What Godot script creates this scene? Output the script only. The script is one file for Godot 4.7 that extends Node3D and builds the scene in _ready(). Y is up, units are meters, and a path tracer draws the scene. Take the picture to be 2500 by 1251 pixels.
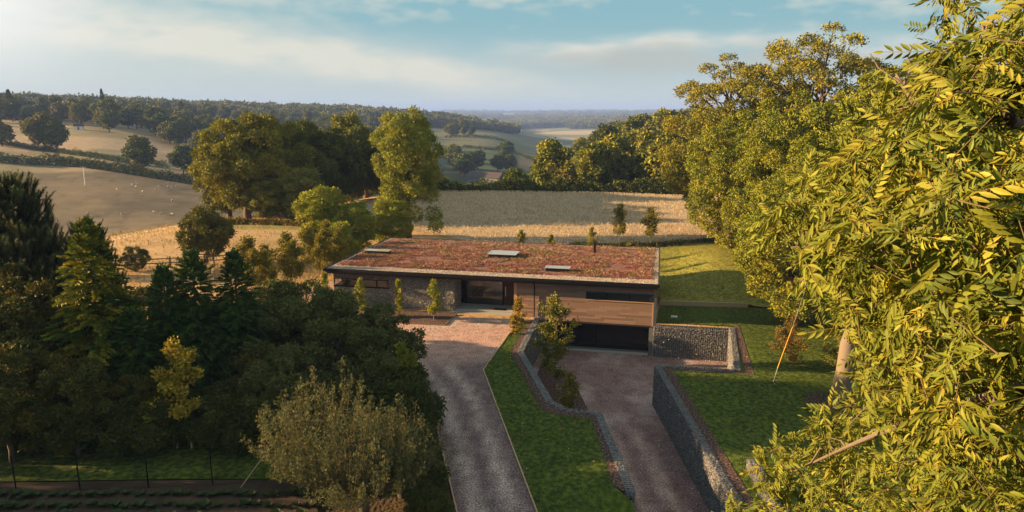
extends Node3D
# A low timber and flint house with a sedum roof above a valley of fields and woods, seen from a drone in low evening sun.
# Units are metres. The camera hangs 15.8 m above the drive; x runs right, z towards the viewer.

var M := {}
var used := {}
var rng := RandomNumberGenerator.new()
var nz := FastNoiseLite.new()


# ------------------------------------------------------------------ naming
func numbered(called: String) -> String:
	if not used.has(called):
		used[called] = 0
		return called
	used[called] += 1
	return "%s_%03d" % [called, used[called]]


func tag(o: Node3D, label: String, category: String, group := "", kind := "") -> Node3D:
	if label: o.set_meta("label", label)
	if category: o.set_meta("category", category)
	if group: o.set_meta("group", group)
	if kind: o.set_meta("kind", kind)
	return o


func thing(called: String, label: String, category: String, at := Vector3.ZERO, turn := 0.0, group := "") -> Node3D:
	var o := Node3D.new()
	o.name = numbered(called)
	add_child(o)
	o.position = at
	o.rotation.y = turn
	tag(o, label, category, group)
	return o


func part(called: String, mesh: Mesh, mat: Material, parent: Node3D, at := Vector3.ZERO) -> MeshInstance3D:
	var o := MeshInstance3D.new()
	o.name = called
	o.mesh = mesh
	o.material_override = null
	if mat and mesh.get_surface_count(): 
		for i in mesh.get_surface_count(): o.set_surface_override_material(i, mat)
	parent.add_child(o, true)
	o.position = at
	return o


func struct(called: String, mesh: Mesh, mat: Material, label := "") -> MeshInstance3D:
	var o := MeshInstance3D.new()
	o.name = numbered(called)
	o.mesh = mesh
	o.set_surface_override_material(0, mat)
	add_child(o)
	o.set_meta("kind", "structure")
	if label: o.set_meta("label", label)
	return o


func copy(o: Node3D, at: Vector3, turn: float, grow: Vector3, label := "", group := "") -> Node3D:
	var c: Node3D = o.duplicate()
	var stem: String = str(o.name)
	if stem.length() > 4 and stem.substr(stem.length() - 4, 1) == "_" and stem.right(3).is_valid_int(): stem = stem.left(stem.length() - 4)
	c.name = numbered(stem)
	add_child(c)
	c.position = at
	c.rotation.y = turn
	c.scale = grow
	if label: c.set_meta("label", label)
	if group: c.set_meta("group", group)
	return c


# ------------------------------------------------------------------ geometry
class Geo:
	var v := PackedVector3Array()
	var n := PackedVector3Array()
	var c := PackedColorArray()
	var smooth := false
	var tinted := false

	func tri(a: Vector3, b: Vector3, d: Vector3) -> void:
		v.append(a); v.append(b); v.append(d)
		if smooth:
			var f := (d - a).cross(b - a).normalized()
			n.append(f); n.append(f); n.append(f)

	func quad(a: Vector3, b: Vector3, d: Vector3, e: Vector3) -> void:
		tri(a, b, d)
		tri(a, d, e)

	func paint(col: Color) -> void:
		tinted = true
		var k := c.size()
		c.resize(v.size())
		for i in range(k, v.size()): c[i] = col

	func stamp(t: Transform3D, shape: PackedVector3Array, col: Color) -> void:
		v.append_array(t * shape)
		tinted = true
		var k := PackedColorArray()
		k.resize(shape.size())
		k.fill(col)
		c.append_array(k)

	func box(lo: Vector3, hi: Vector3) -> void:
		var p := func(i: int) -> Vector3: return Vector3(hi.x if i & 1 else lo.x, hi.y if i & 2 else lo.y, hi.z if i & 4 else lo.z)
		for f in [[0, 2, 3, 1], [4, 5, 7, 6], [0, 4, 6, 2], [1, 3, 7, 5], [2, 6, 7, 3], [0, 1, 5, 4]]:
			quad(p.call(f[0]), p.call(f[1]), p.call(f[2]), p.call(f[3]))

	func tube(path: Array, radii: Array, sides := 7, cap := false) -> void:
		# a tapered limb along a path, with smooth normals
		smooth = true
		var ring_p: Array[PackedVector3Array] = []
		var ring_n: Array[PackedVector3Array] = []
		var up := Vector3(0.31, 0.2, 0.93)
		for i in path.size():
			var fwd: Vector3 = (path[mini(i + 1, path.size() - 1)] - path[maxi(i - 1, 0)]).normalized()
			var a: Vector3 = fwd.cross(up)
			if a.length() < 0.05: a = fwd.cross(Vector3(0.9, 0.3, 0.1))
			a = a.normalized()
			var b: Vector3 = fwd.cross(a)
			up = b.cross(fwd) if false else up
			var pp := PackedVector3Array()
			var nn := PackedVector3Array()
			for k in sides:
				var d: Vector3 = a * cos(TAU * k / sides) + b * sin(TAU * k / sides)
				nn.append(d)
				pp.append(path[i] + d * radii[i])
			ring_p.append(pp)
			ring_n.append(nn)
		for i in path.size() - 1:
			for k in sides:
				var m := (k + 1) % sides
				for q in [[i, k], [i + 1, k], [i + 1, m], [i, k], [i + 1, m], [i, m]]:
					v.append(ring_p[q[0]][q[1]])
					n.append(ring_n[q[0]][q[1]])
		if cap:
			var e: int = path.size() - 1
			var f: Vector3 = (path[e] - path[e - 1]).normalized()
			for k in sides:
				for q in [path[e], ring_p[e][k], ring_p[e][(k + 1) % sides]]:
					v.append(q)
					n.append(f)

	func done() -> ArrayMesh:
		var a := []
		a.resize(Mesh.ARRAY_MAX)
		a[Mesh.ARRAY_VERTEX] = v
		if smooth and n.size() == v.size(): a[Mesh.ARRAY_NORMAL] = n
		if tinted and c.size() == v.size(): a[Mesh.ARRAY_COLOR] = c
		var m := ArrayMesh.new()
		m.add_surface_from_arrays(Mesh.PRIMITIVE_TRIANGLES, a)
		return m


func boxes(list: Array) -> ArrayMesh:
	var g := Geo.new()
	for b in list: g.box(b[0], b[1])
	return g.done()


func one_box(lo: Vector3, hi: Vector3) -> ArrayMesh:
	return boxes([[lo, hi]])


func scatter(called: String, parent: Node3D, mesh: Mesh, mat: Material, where: Array, tints := PackedColorArray(), kind := "stuff") -> MultiMeshInstance3D:
	var mm := MultiMesh.new()
	mm.transform_format = MultiMesh.TRANSFORM_3D
	mm.use_colors = tints.size() > 0
	mm.mesh = mesh
	mm.instance_count = where.size()
	for i in where.size():
		mm.set_instance_transform(i, where[i])
		if tints.size() > 0: mm.set_instance_color(i, tints[i])
	var o := MultiMeshInstance3D.new()
	o.name = called if parent != self else numbered(called)
	o.multimesh = mm
	o.material_override = mat
	parent.add_child(o, true)
	if kind: o.set_meta("kind", kind)
	return o


func rr(a: float, b: float) -> float:
	return rng.randf_range(a, b)


func unit() -> Vector3:
	var y := rr(-1, 1)
	var a := rr(0, TAU)
	var r := sqrt(1 - y * y)
	return Vector3(r * cos(a), y, r * sin(a))


func facing(up: Vector3, spin: float) -> Basis:
	up = up.normalized()
	var a := up.cross(Vector3(0.3, 0.1, 0.95))
	if a.length() < 0.05: a = up.cross(Vector3.RIGHT)
	a = a.normalized()
	return Basis(a, up, a.cross(up)).rotated(up, spin)


# ------------------------------------------------------------------ materials
func srgb(r: float, g: float, b: float) -> Color:
	return Color(r, g, b).linear_to_srgb()


func noise_texture(seed_: int, freq: float, ramp: Array, size := 512, octaves := 4, kind := FastNoiseLite.TYPE_SIMPLEX_SMOOTH, stretch := 1.0, cell := FastNoiseLite.RETURN_DISTANCE) -> NoiseTexture2D:
	var f := FastNoiseLite.new()
	f.seed = seed_
	f.noise_type = kind
	f.frequency = freq
	f.fractal_octaves = octaves
	f.cellular_return_type = cell
	if octaves <= 1: f.fractal_type = FastNoiseLite.FRACTAL_NONE
	var t := NoiseTexture2D.new()
	t.width = size
	t.height = int(size * stretch)
	t.seamless = true
	t.noise = f
	if ramp.size():
		var g := Gradient.new()
		var offs := PackedFloat32Array()
		var cols := PackedColorArray()
		for r in ramp:
			offs.append(r[0])
			cols.append(Color(r[1], r[2], r[3]).linear_to_srgb())
		g.offsets = offs
		g.colors = cols
		t.color_ramp = g
	return t


func surface(colour: Color, tex: Texture2D = null, metres := 1.0, rough := 0.9, bump: Texture2D = null, depth := 2.0, tinted := false) -> StandardMaterial3D:
	var m := StandardMaterial3D.new()
	m.albedo_color = colour.linear_to_srgb()
	m.roughness = rough
	m.metallic_specular = 0.35
	m.vertex_color_use_as_albedo = tinted
	if tex: m.albedo_texture = tex
	if bump:
		m.heightmap_enabled = true
		m.heightmap_texture = bump
		m.heightmap_scale = depth
	if tex or bump:
		m.uv1_triplanar = true
		m.uv1_world_triplanar = true
		m.uv1_scale = Vector3.ONE / metres
	return m


func overlay(m: StandardMaterial3D, tex: Texture2D, metres: float) -> StandardMaterial3D:
	m.detail_enabled = true
	m.detail_albedo = tex
	m.detail_blend_mode = BaseMaterial3D.BLEND_MODE_MUL
	m.detail_uv_layer = BaseMaterial3D.DETAIL_UV_2
	m.uv2_triplanar = true
	m.uv2_world_triplanar = true
	m.uv2_scale = Vector3.ONE / metres
	return m


func leaf_surface(through: float, rough := 0.62) -> StandardMaterial3D:
	var m := StandardMaterial3D.new()
	m.albedo_color = Color.WHITE
	m.vertex_color_use_as_albedo = true
	m.roughness = rough
	m.metallic_specular = 0.25
	m.backlight_enabled = true
	m.backlight = Color(through, through, through * 0.55)
	return m


func metal(c: Color, rough := 0.4) -> StandardMaterial3D:
	var m := surface(c, null, 1.0, rough)
	m.metallic = 0.6
	return m


func materials() -> void:
	var grain := noise_texture(1, 0.11, [[0.0, 0.72, 0.72, 0.72], [0.35, 0.9, 0.9, 0.9], [0.6, 1.0, 1.0, 1.0], [1.0, 1.25, 1.22, 1.15]], 512, 5)
	var patches := noise_texture(2, 0.012, [[0.0, 0.62, 0.60, 0.55], [0.4, 0.88, 0.88, 0.88], [0.65, 1.0, 1.0, 1.0], [1.0, 1.0, 0.97, 0.9]], 512, 5)
	var fine := noise_texture(3, 0.2, [], 512, 3)
	var cells := noise_texture(4, 0.09, [], 512, 1, FastNoiseLite.TYPE_CELLULAR)
	M.grain = grain
	M.fine = fine
	# ground covers
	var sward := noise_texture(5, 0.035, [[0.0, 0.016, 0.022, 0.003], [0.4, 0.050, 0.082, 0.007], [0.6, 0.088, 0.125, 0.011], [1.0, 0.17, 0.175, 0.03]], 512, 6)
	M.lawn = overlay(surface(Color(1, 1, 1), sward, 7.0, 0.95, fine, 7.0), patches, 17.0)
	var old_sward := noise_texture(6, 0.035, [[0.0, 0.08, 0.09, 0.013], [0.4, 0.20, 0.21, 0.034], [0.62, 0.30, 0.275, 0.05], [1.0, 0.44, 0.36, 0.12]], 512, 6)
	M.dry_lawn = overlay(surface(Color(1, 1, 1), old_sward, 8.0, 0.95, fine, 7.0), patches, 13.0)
	var stones := noise_texture(7, 0.06, [[0.0, 0.15, 0.115, 0.11], [0.36, 0.32, 0.25, 0.235], [0.52, 0.47, 0.385, 0.36], [0.68, 0.62, 0.53, 0.49], [1.0, 0.88, 0.80, 0.72]], 512, 6)
	M.gravel = overlay(surface(Color(1, 1, 1), stones, 3.6, 0.95, fine, 4.0, true), patches, 7.0)
	var bark_chip := noise_texture(8, 0.06, [[0.0, 0.018, 0.012, 0.010], [0.45, 0.07, 0.042, 0.036], [0.65, 0.15, 0.09, 0.075], [1.0, 0.42, 0.33, 0.28]], 512, 5)
	M.mulch = surface(Color(1, 1, 1), bark_chip, 4.5, 0.95, fine, 8.0)
	var soil := noise_texture(9, 0.13, [[0.0, 0.02, 0.014, 0.009], [0.5, 0.055, 0.038, 0.026], [1.0, 0.13, 0.085, 0.05]], 512, 4)
	M.soil = overlay(surface(Color(1, 1, 1), soil, 3.0, 0.95, fine, 1.2), patches, 11.0)
	var field := noise_texture(10, 0.05, [[0.0, 0.55, 0.52, 0.48], [0.4, 0.88, 0.87, 0.85], [0.6, 1.0, 1.0, 1.0], [1.0, 1.3, 1.27, 1.2]], 512, 5)
	M.field = overlay(surface(Color(1, 1, 1), field, 19.0, 0.95, fine, 5.0, true), noise_texture(11, 0.02, [[0.0, 0.72, 0.68, 0.62], [0.45, 0.92, 0.92, 0.92], [1.0, 1.0, 1.0, 1.0]], 512, 5), 61.0)
	var straw := noise_texture(12, 0.10, [[0.0, 0.16, 0.11, 0.07], [0.42, 0.34, 0.25, 0.16], [0.58, 0.50, 0.38, 0.26], [1.0, 0.80, 0.68, 0.50]], 512, 4)
	M.stubble = overlay(surface(Color(1, 1, 1), straw, 17.0, 0.95, fine, 16.0), noise_texture(13, 0.02, [[0.0, 0.70, 0.64, 0.56], [0.5, 0.95, 0.95, 0.93], [1.0, 1.0, 1.0, 1.0]], 512, 5), 43.0)
	# building
	M.mortar = surface(Color(0.16, 0.145, 0.13), grain, 1.3, 0.95, fine, 2.0)
	M.flint = surface(Color(1, 1, 1), null, 1.0, 0.55, null, 1.0, true)
	M.flint.metallic_specular = 0.5
	M.board = surface(Color(0.255, 0.158, 0.112), noise_texture(14, 0.05, [[0.0, 0.62, 0.58, 0.55], [0.5, 1.0, 1.0, 1.0], [1.0, 1.25, 1.2, 1.15]], 512, 4, FastNoiseLite.TYPE_SIMPLEX_SMOOTH), 1.7, 0.7, fine, 0.4)
	M.board.uv1_scale = Vector3(0.16, 3.4, 0.16)
	M.board_dark = M.board.duplicate()
	M.board_dark.albedo_color = srgb(0.20, 0.122, 0.088)
	M.board_pale = M.board.duplicate()
	M.board_pale.albedo_color = srgb(0.31, 0.196, 0.14)
	M.oak = surface(Color(0.42, 0.25, 0.14), grain, 0.7, 0.65)
	M.door = surface(Color(0.085, 0.045, 0.032), grain, 0.9, 0.5)
	M.black = metal(Color(0.018, 0.018, 0.021), 0.45)
	M.fascia = surface(Color(0.075, 0.052, 0.046), grain, 1.1, 0.7)
	M.render = surface(Color(0.13, 0.13, 0.135), grain, 1.6, 0.9, fine, 0.6)
	M.concrete = surface(Color(0.34, 0.33, 0.31), grain, 1.4, 0.85, fine, 0.6)
	M.zinc = metal(Color(0.55, 0.58, 0.58), 0.3)
	M.room = surface(Color(0.30, 0.28, 0.26), grain, 2.0, 0.8)
	M.room_floor = surface(Color(0.10, 0.075, 0.055), grain, 1.0, 0.5)
	M.glass = StandardMaterial3D.new()
	M.glass.transparency = BaseMaterial3D.TRANSPARENCY_ALPHA
	M.glass.albedo_color = Color(0.35, 0.38, 0.37, 0.06)
	M.glass.roughness = 0.02
	M.shade_tinted_glass = StandardMaterial3D.new()
	M.shade_tinted_glass.transparency = BaseMaterial3D.TRANSPARENCY_ALPHA
	M.shade_tinted_glass.albedo_color = Color(0.12, 0.12, 0.13, 0.5)  # dark tint stands in for the shade of the unlit garage
	M.shade_tinted_glass.roughness = 0.05
	M.skylight = StandardMaterial3D.new()
	M.skylight.albedo_color = srgb(0.30, 0.31, 0.31)
	M.skylight.roughness = 0.08
	M.sedum = surface(Color(1, 1, 1), noise_texture(15, 0.04, [[0.0, 0.05, 0.03, 0.022], [0.45, 0.16, 0.075, 0.06], [0.65, 0.26, 0.14, 0.11], [1.0, 0.38, 0.26, 0.18]], 512, 6), 5.0, 0.95, fine, 7.0)
	M.sedum_leaf = leaf_surface(0.25, 0.8)
	M.pebble = surface(Color(1, 1, 1), noise_texture(16, 0.24, [[0.0, 0.07, 0.055, 0.045], [0.45, 0.24, 0.18, 0.14], [0.65, 0.45, 0.36, 0.29], [1.0, 0.75, 0.67, 0.57]], 512, 2), 1.5, 0.9, cells, 3.0)
	M.stone = surface(Color(1, 1, 1), null, 1.0, 0.75, null, 1.0, true)
	M.core = surface(Color(0.12, 0.12, 0.125), grain, 1.0, 0.95)
	M.wire = metal(Color(0.30, 0.31, 0.32), 0.4)
	# plants
	M.leaf = leaf_surface(0.55)
	M.needle = leaf_surface(0.45, 0.7)
	M.bark = surface(Color(0.12, 0.09, 0.068), noise_texture(17, 0.12, [[0.0, 0.62, 0.6, 0.58], [0.5, 0.85, 0.85, 0.85], [1.0, 1.0, 1.0, 1.0]], 512, 5), 0.8, 0.95, fine, 1.0)
	M.bark.uv1_scale = Vector3(3.0, 0.8, 3.0)
	M.grey_bark = M.bark.duplicate()
	M.grey_bark.albedo_color = srgb(0.19, 0.15, 0.115)
	M.twig = surface(Color(0.125, 0.088, 0.045), grain, 0.3, 0.8)
	M.timber = surface(Color(0.16, 0.12, 0.085), grain, 0.6, 0.9)
	M.stake = surface(Color(0.40, 0.29, 0.18), grain, 0.6, 0.9)
	M.white = surface(Color(0.70, 0.69, 0.66), null, 1.0, 0.7)
	M.wool = surface(Color(0.42, 0.37, 0.30), grain, 0.4, 0.95)
	M.tile_roof = surface(Color(0.07, 0.055, 0.05), grain, 2.0, 0.8)


# ------------------------------------------------------------------ the lie of the land
const RINGS := [75.0, 100.0, 120.0, 140.0, 170.0, 210.0, 260.0, 330.0, 420.0, 520.0, 650.0, 850.0, 1200.0, 1700.0, 2500.0, 4000.0, 7000.0, 14000.0]
const BEARING := [-0.8376, -0.6185, -0.5176, -0.4131, -0.3035, -0.1967, -0.1134, -0.02846, 0.05687, 0.1414, 0.2239, 0.3544, 0.6185, 0.8376]
const LEVELS := [
	[0.0, -2.0, -4.0, -6.0, -8.0, -8.0, -6.0, -2.0, 4.0, 11.0, 16.0, 22.0, 30.0, 38.0, 30.0, 15.0, 5.0, 0.0],
	[0.0, -1.2, -4.5, -10.0, -14.5, -16.0, -14.3, -9.5, -3.0, 5.0, 9.0, 14.0, 23.0, 27.0, 20.0, 8.0, 0.0, 0.0],
	[0.0, -0.3, -2.6, -8.5, -13.5, -16.3, -15.3, -11.0, -5.0, 3.0, 7.0, 12.0, 19.0, 23.0, 16.0, 5.0, 0.0, 0.0],
	[0.0, 0.0, -1.2, -5.0, -11.5, -16.5, -17.0, -15.0, -11.0, -6.0, -1.0, 6.0, 14.0, 19.0, 12.0, 0.0, -5.0, 0.0],
	[0.0, 0.0, -0.6, -4.0, -11.0, -17.0, -19.0, -18.5, -16.0, -11.0, -6.0, 1.0, 10.0, 15.0, 8.0, -5.0, -10.0, 0.0],
	[0.0, 0.0, 0.0, -1.0, -7.0, -15.0, -20.0, -22.0, -20.0, -16.0, -11.0, -5.0, 6.0, 6.0, -5.0, -15.0, -15.0, 0.0],
	[0.0, 0.0, 0.0, -0.3, -7.0, -14.0, -21.0, -25.0, -25.0, -20.0, -17.0, -12.0, -2.0, -14.0, -30.0, -28.0, -18.0, 0.0],
	[0.0, 0.0, 0.0, -0.3, -9.0, -15.0, -23.0, -28.0, -27.0, -22.4, -19.5, -16.0, -16.0, -34.0, -45.0, -34.0, -20.0, 0.0],
	[0.0, 0.0, 0.0, -0.3, -7.5, -9.5, -12.0, -19.0, -28.0, -30.0, -30.0, -31.0, -33.0, -38.0, -42.0, -32.0, -18.0, 0.0],
	[0.0, 0.0, 0.0, -0.3, -6.5, -5.0, -3.0, -4.0, -14.0, -25.0, -30.0, -33.0, -35.0, -36.0, -32.0, -24.0, -14.0, 0.0],
	[0.0, 0.0, 0.0, -0.5, -4.5, -2.5, 0.0, 1.5, -2.0, -12.0, -20.0, -28.0, -30.0, -28.0, -18.0, -10.0, -8.0, 0.0],
	[0.0, 0.0, 0.0, -0.5, -3.0, -2.0, 0.0, 2.0, 3.0, 0.0, -6.0, -14.0, -20.0, -16.0, -8.0, -4.0, -4.0, 0.0],
	[0.0, 0.0, 0.0, 0.0, 0.0, 1.0, 3.0, 5.0, 6.0, 6.0, 4.0, 0.0, 0.0, 4.0, 6.0, 4.0, 0.0, 0.0],
	[0.0, 0.0, 0.0, 0.0, 0.0, 1.0, 3.0, 5.0, 6.0, 6.0, 4.0, 0.0, 0.0, 4.0, 6.0, 4.0, 0.0, 0.0]]


func cubic(p0: float, p1: float, p2: float, p3: float, t: float) -> float:
	return 0.5 * (2.0 * p1 + (p2 - p0) * t + (2.0 * p0 - 5.0 * p1 + 4.0 * p2 - p3) * t * t + (3.0 * p1 - p0 - 3.0 * p2 + p3) * t * t * t)


func land(x: float, z: float) -> float:
	var d := sqrt(x * x + z * z)
	if d <= RINGS[0]: return 0.0
	var az := clampf(atan2(x, -z), BEARING[0], BEARING[-1] - 1e-5)
	var i := 0
	while i < BEARING.size() - 2 and BEARING[i + 1] <= az: i += 1
	var ta: float = (az - BEARING[i]) / (BEARING[i + 1] - BEARING[i])
	d = minf(d, 13999.0)
	var j := 0
	while j < RINGS.size() - 2 and RINGS[j + 1] <= d: j += 1
	var td: float = log(d / RINGS[j]) / log(RINGS[j + 1] / RINGS[j])
	var last := RINGS.size() - 1
	var q := [0.0, 0.0, 0.0, 0.0]
	for k in 4:
		var row: Array = LEVELS[clampi(i - 1 + k, 0, LEVELS.size() - 1)]
		q[k] = cubic(row[maxi(j - 1, 0)], row[j], row[j + 1], row[mini(j + 2, last)], td)
	var y := cubic(q[0], q[1], q[2], q[3], ta)
	return y + nz.get_noise_2d(x * 0.35, z * 0.35) * clampf((d - 75.0) / 200.0, 0.0, 1.0) * 1.2


func spot(x: float, z: float) -> Vector3:
	return Vector3(x, land(x, z), z)


func polar(u: float, d: float) -> Vector3:
	# u is a bearing in units of the photograph's width, 1250 straight ahead
	var az := atan((u - 1250.0) / 1756.0)
	return spot(d * sin(az), -d * cos(az))


func ramp_level(x: float, z: float) -> float:
	var t := clampf((z + 42.0) / 14.0, 0.0, 1.0)
	var y := lerpf(-2.6, -2.15, t)
	return y if z < -28.0 else lerpf(-2.15, 0.0, smoothstep(-28.0, -6.0, z))


func near_level(x: float, z: float) -> float:
	var y := 0.0
	# the lawn banks down to the ramp past the end of the gabion wall
	if z > -28.5 and x > 0.8 and x < 6.2:
		y -= 1.35 * smoothstep(-27.6, -24.0, z) * smoothstep(2.6, 5.0, x)
	return y + 0.05 * nz.get_noise_2d(x * 6.0, z * 6.0)


func sheet(called: String, poly: PackedVector2Array, cell: float, level: Callable, mat: Material, lift := 0.0, holes: Array = [], tint: Variant = null, label := "") -> MeshInstance3D:
	# a sheet of ground laid cell by cell over the outline, following the level
	var g := Geo.new()
	g.smooth = true
	var lo := Vector2(1e9, 1e9)
	var hi := -lo
	for p in poly:
		lo = lo.min(p)
		hi = hi.max(p)
	var i0 := int(floor(lo.x / cell))
	var j0 := int(floor(lo.y / cell))
	for i in range(i0, int(ceil(hi.x / cell))):
		for j in range(j0, int(ceil(hi.y / cell))):
			var a := Vector2(i, j) * cell
			var square := PackedVector2Array([a, a + Vector2(cell, 0), a + Vector2(cell, cell), a + Vector2(0, cell)])
			var pieces: Array = Geometry2D.intersect_polygons(square, poly)
			for h in holes:
				var rest := []
				for q in pieces: rest.append_array(Geometry2D.clip_polygons(q, h))
				pieces = rest
			for q: PackedVector2Array in pieces:
				var ix := Geometry2D.triangulate_polygon(q)
				for k in range(0, ix.size(), 3):
					var turned := (q[ix[k + 1]] - q[ix[k]]).cross(q[ix[k + 2]] - q[ix[k]]) > 0.0
					for m in ([0, 1, 2] if turned else [0, 2, 1]):
						var p: Vector2 = q[ix[k + m]]
						var y: float = level.call(p.x, p.y)
						g.v.append(Vector3(p.x, y + lift, p.y))
						var dx: float = level.call(p.x + 0.3, p.y)
						var dz: float = level.call(p.x, p.y + 0.3)
						g.n.append(Vector3(y - dx, 0.3, y - dz).normalized())
						if tint != null:
							g.tinted = true
							g.c.append(tint.call(p.x, p.y))
	return struct(called, g.done(), mat, label)


func field_tint(x: float, z: float) -> Color:
	var d := sqrt(x * x + z * z)
	var u := 1250.0 + 1756.0 * tan(clampf(atan2(x, -z), -1.2, 1.2))
	var tan_ := Color(0.43, 0.285, 0.14)
	var c := tan_
	var w := nz.get_noise_2d(x * 0.9, z * 0.9)
	var w2 := nz.get_noise_2d(x * 4.0 + 300.0, z * 4.0)
	if d < 150.0:
		c = tan_.lerp(Color(0.50, 0.31, 0.14), clampf(0.5 + w * 1.4, 0, 1)).lerp(Color(0.24, 0.19, 0.07), clampf(w2 * 1.6 - 0.35, 0, 0.7))
		# a greener tongue below the clump of trees
		var g := Vector2((x + 30.0) / 17.0, (z + 97.0) / 4.5)
		if g.length() < 1.0: c = c.lerp(Color(0.20, 0.22, 0.05), smoothstep(1.0, 0.5, g.length() + w2 * 0.5) * 0.8)
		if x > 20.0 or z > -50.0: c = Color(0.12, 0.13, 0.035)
	if u < 760.0 and d > 118.0 + w * 10.0:
		c = Color(0.105, 0.084, 0.050).lerp(Color(0.17, 0.128, 0.076), clampf(0.45 + w * 1.5, 0, 1))
	if u < 760.0 and d > 118.0 and d < 345.0:
		c = c.lerp(Color(0.20, 0.15, 0.09), clampf(w2 * 1.5, 0.0, 0.6))
		if absf(nz.get_noise_2d(x * 0.55 + 31.0, z * 0.55)) < 0.02: c = c * 0.72
	if u < 520.0 and u > 200.0 and absf(d - (108.0 + (u - 300.0) * 0.075)) < 1.3: c = Color(0.52, 0.41, 0.28)
	if u < 620.0 and d > 345.0:
		c = Color(0.30, 0.23, 0.13).lerp(Color(0.21, 0.185, 0.09), clampf(0.5 + w * 1.6, 0, 1))
	if u < 620.0 and d > 425.0 + (u - 200.0) * 0.06 and d < 480.0:
		c = Color(0.42, 0.31, 0.19)
	if d > 640.0 and u < 1000.0: c = Color(0.11, 0.095, 0.04)
	if u > 780.0 and d > 138.0:
		c = Color(0.10, 0.11, 0.035)
		if d > 400.0: c = Color(0.055, 0.095, 0.025).lerp(Color(0.075, 0.09, 0.035), clampf(0.5 + w * 2.0, 0, 1))
		if d > 690.0 + (u - 1200.0) * 0.25: c = Color(0.125, 0.13, 0.055)
		if u > 1270.0 and d > 520.0 and d < 700.0: c = Color(0.20, 0.15, 0.085)
		if d > 1250.0:
			var k := nz.get_noise_2d(x * 0.06 + 70.0, z * 0.03)
			c = Color(0.085, 0.085, 0.045) if k < -0.02 else (Color(0.42, 0.34, 0.22) if k > 0.22 else Color(0.17, 0.19, 0.08))
	return c


func terrain() -> void:
	var g := Geo.new()
	g.smooth = true
	g.tinted = true
	var bears := PackedFloat32Array()
	var b := -PI
	while b < PI - 1e-4:
		bears.append(b)
		b += deg_to_rad(0.3 if absf(b + 0.004) < 0.82 else 4.0)
	bears.append(PI)
	var rings := PackedFloat32Array()
	var d := 60.0
	while d < 14000.0:
		rings.append(d)
		d *= 1.022 if d < 900.0 else 1.05
	rings.append(14000.0)
	var pts: Array[PackedVector3Array] = []
	var cols: Array[PackedColorArray] = []
	for r in rings:
		var row := PackedVector3Array()
		var cr := PackedColorArray()
		for a in bears:
			var x := r * sin(a)
			var z := -r * cos(a)
			row.append(Vector3(x, land(x, z) - (0.05 if r < 70.0 else 0.0), z))
			cr.append(field_tint(x, z))
		pts.append(row)
		cols.append(cr)
	var norms: Array[PackedVector3Array] = []
	for i in rings.size():
		var row := PackedVector3Array()
		for k in bears.size():
			var e := pts[i][mini(k + 1, bears.size() - 1)] - pts[i][maxi(k - 1, 0)]
			var f := pts[mini(i + 1, rings.size() - 1)][k] - pts[maxi(i - 1, 0)][k]
			var n := e.cross(f).normalized()
			row.append(n if n.y > 0 else -n)
		norms.append(row)
	for i in rings.size() - 1:
		for k in bears.size() - 1:
			for q in [[i, k], [i + 1, k], [i + 1, k + 1], [i, k], [i + 1, k + 1], [i, k + 1]]:
				g.v.append(pts[q[0]][q[1]])
				g.n.append(norms[q[0]][q[1]])
				g.c.append(cols[q[0]][q[1]])
	struct("terrain", g.done(), M.field, "valley of dry fields and pasture running to the horizon")


# ------------------------------------------------------------------ plants
func leaf_shape(base: Vector3, tip: Vector3, side: Vector3, fold: float) -> PackedVector3Array:
	var mid := base.lerp(tip, 0.45)
	var lift := side.cross(tip - base).normalized() * fold
	return PackedVector3Array([base, mid + side + lift, tip, base, tip, mid - side + lift])


func broad_sprig(n: int, length: float, width: float, spread := 1.0) -> PackedVector3Array:
	var out := PackedVector3Array()
	for k in n:
		var d := unit()
		d = Vector3(d.x * spread, absf(d.y) * 0.8 - 0.1, d.z * spread).normalized()
		var base := d * rr(0.15, 0.75) + unit() * 0.15
		var along := (d + unit() * 0.6 + Vector3(0, -0.25, 0)).normalized()
		var side := along.cross(unit()).normalized() * width * rr(0.7, 1.2)
		out.append_array(leaf_shape(base, base + along * length * rr(0.7, 1.25), side, width * 0.3))
	return out


func narrow_sprig(n: int, length: float, width: float) -> PackedVector3Array:
	# leaflets set along hanging stalks, as on an ash
	var out := PackedVector3Array()
	for k in n:
		var d := unit()
		d = Vector3(d.x, d.y * 0.5, d.z).normalized()
		var side := d.cross(Vector3.UP).normalized()
		for m in 6:
			var t := 0.2 + 0.16 * m
			var p := d * t + Vector3(0, -0.35 * t * t, 0)
			var s := 1.0 if m % 2 else -1.0
			var along := (d * 0.6 + side * s + Vector3(0, -0.5, 0)).normalized()
			out.append_array(leaf_shape(p, p + along * length, along.cross(unit()).normalized() * width, 0.0))
	return out


func spray(n: int, length: float, width: float) -> PackedVector3Array:
	# flat feathered conifer spray reaching along +Y, drooping at the tips
	var out := PackedVector3Array()
	for k in n:
		var t := (k + 0.5) / n
		var s := 1.0 if k % 2 else -1.0
		var p := Vector3(0, t, -0.25 * t * t)
		var along := Vector3(s * rr(0.5, 0.9), rr(0.5, 0.9), rr(-0.45, 0.1)).normalized()
		out.append_array(leaf_shape(p, p + along * length * (1.2 - 0.6 * t), Vector3(0.3, -0.3, 1).normalized() * width, 0.02))
		out.append_array(leaf_shape(p, p + (along + Vector3(0, 0.2, 0.5)).normalized() * length * 0.7, Vector3(1, -s, 0).normalized() * width, 0.02))
	return out


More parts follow.
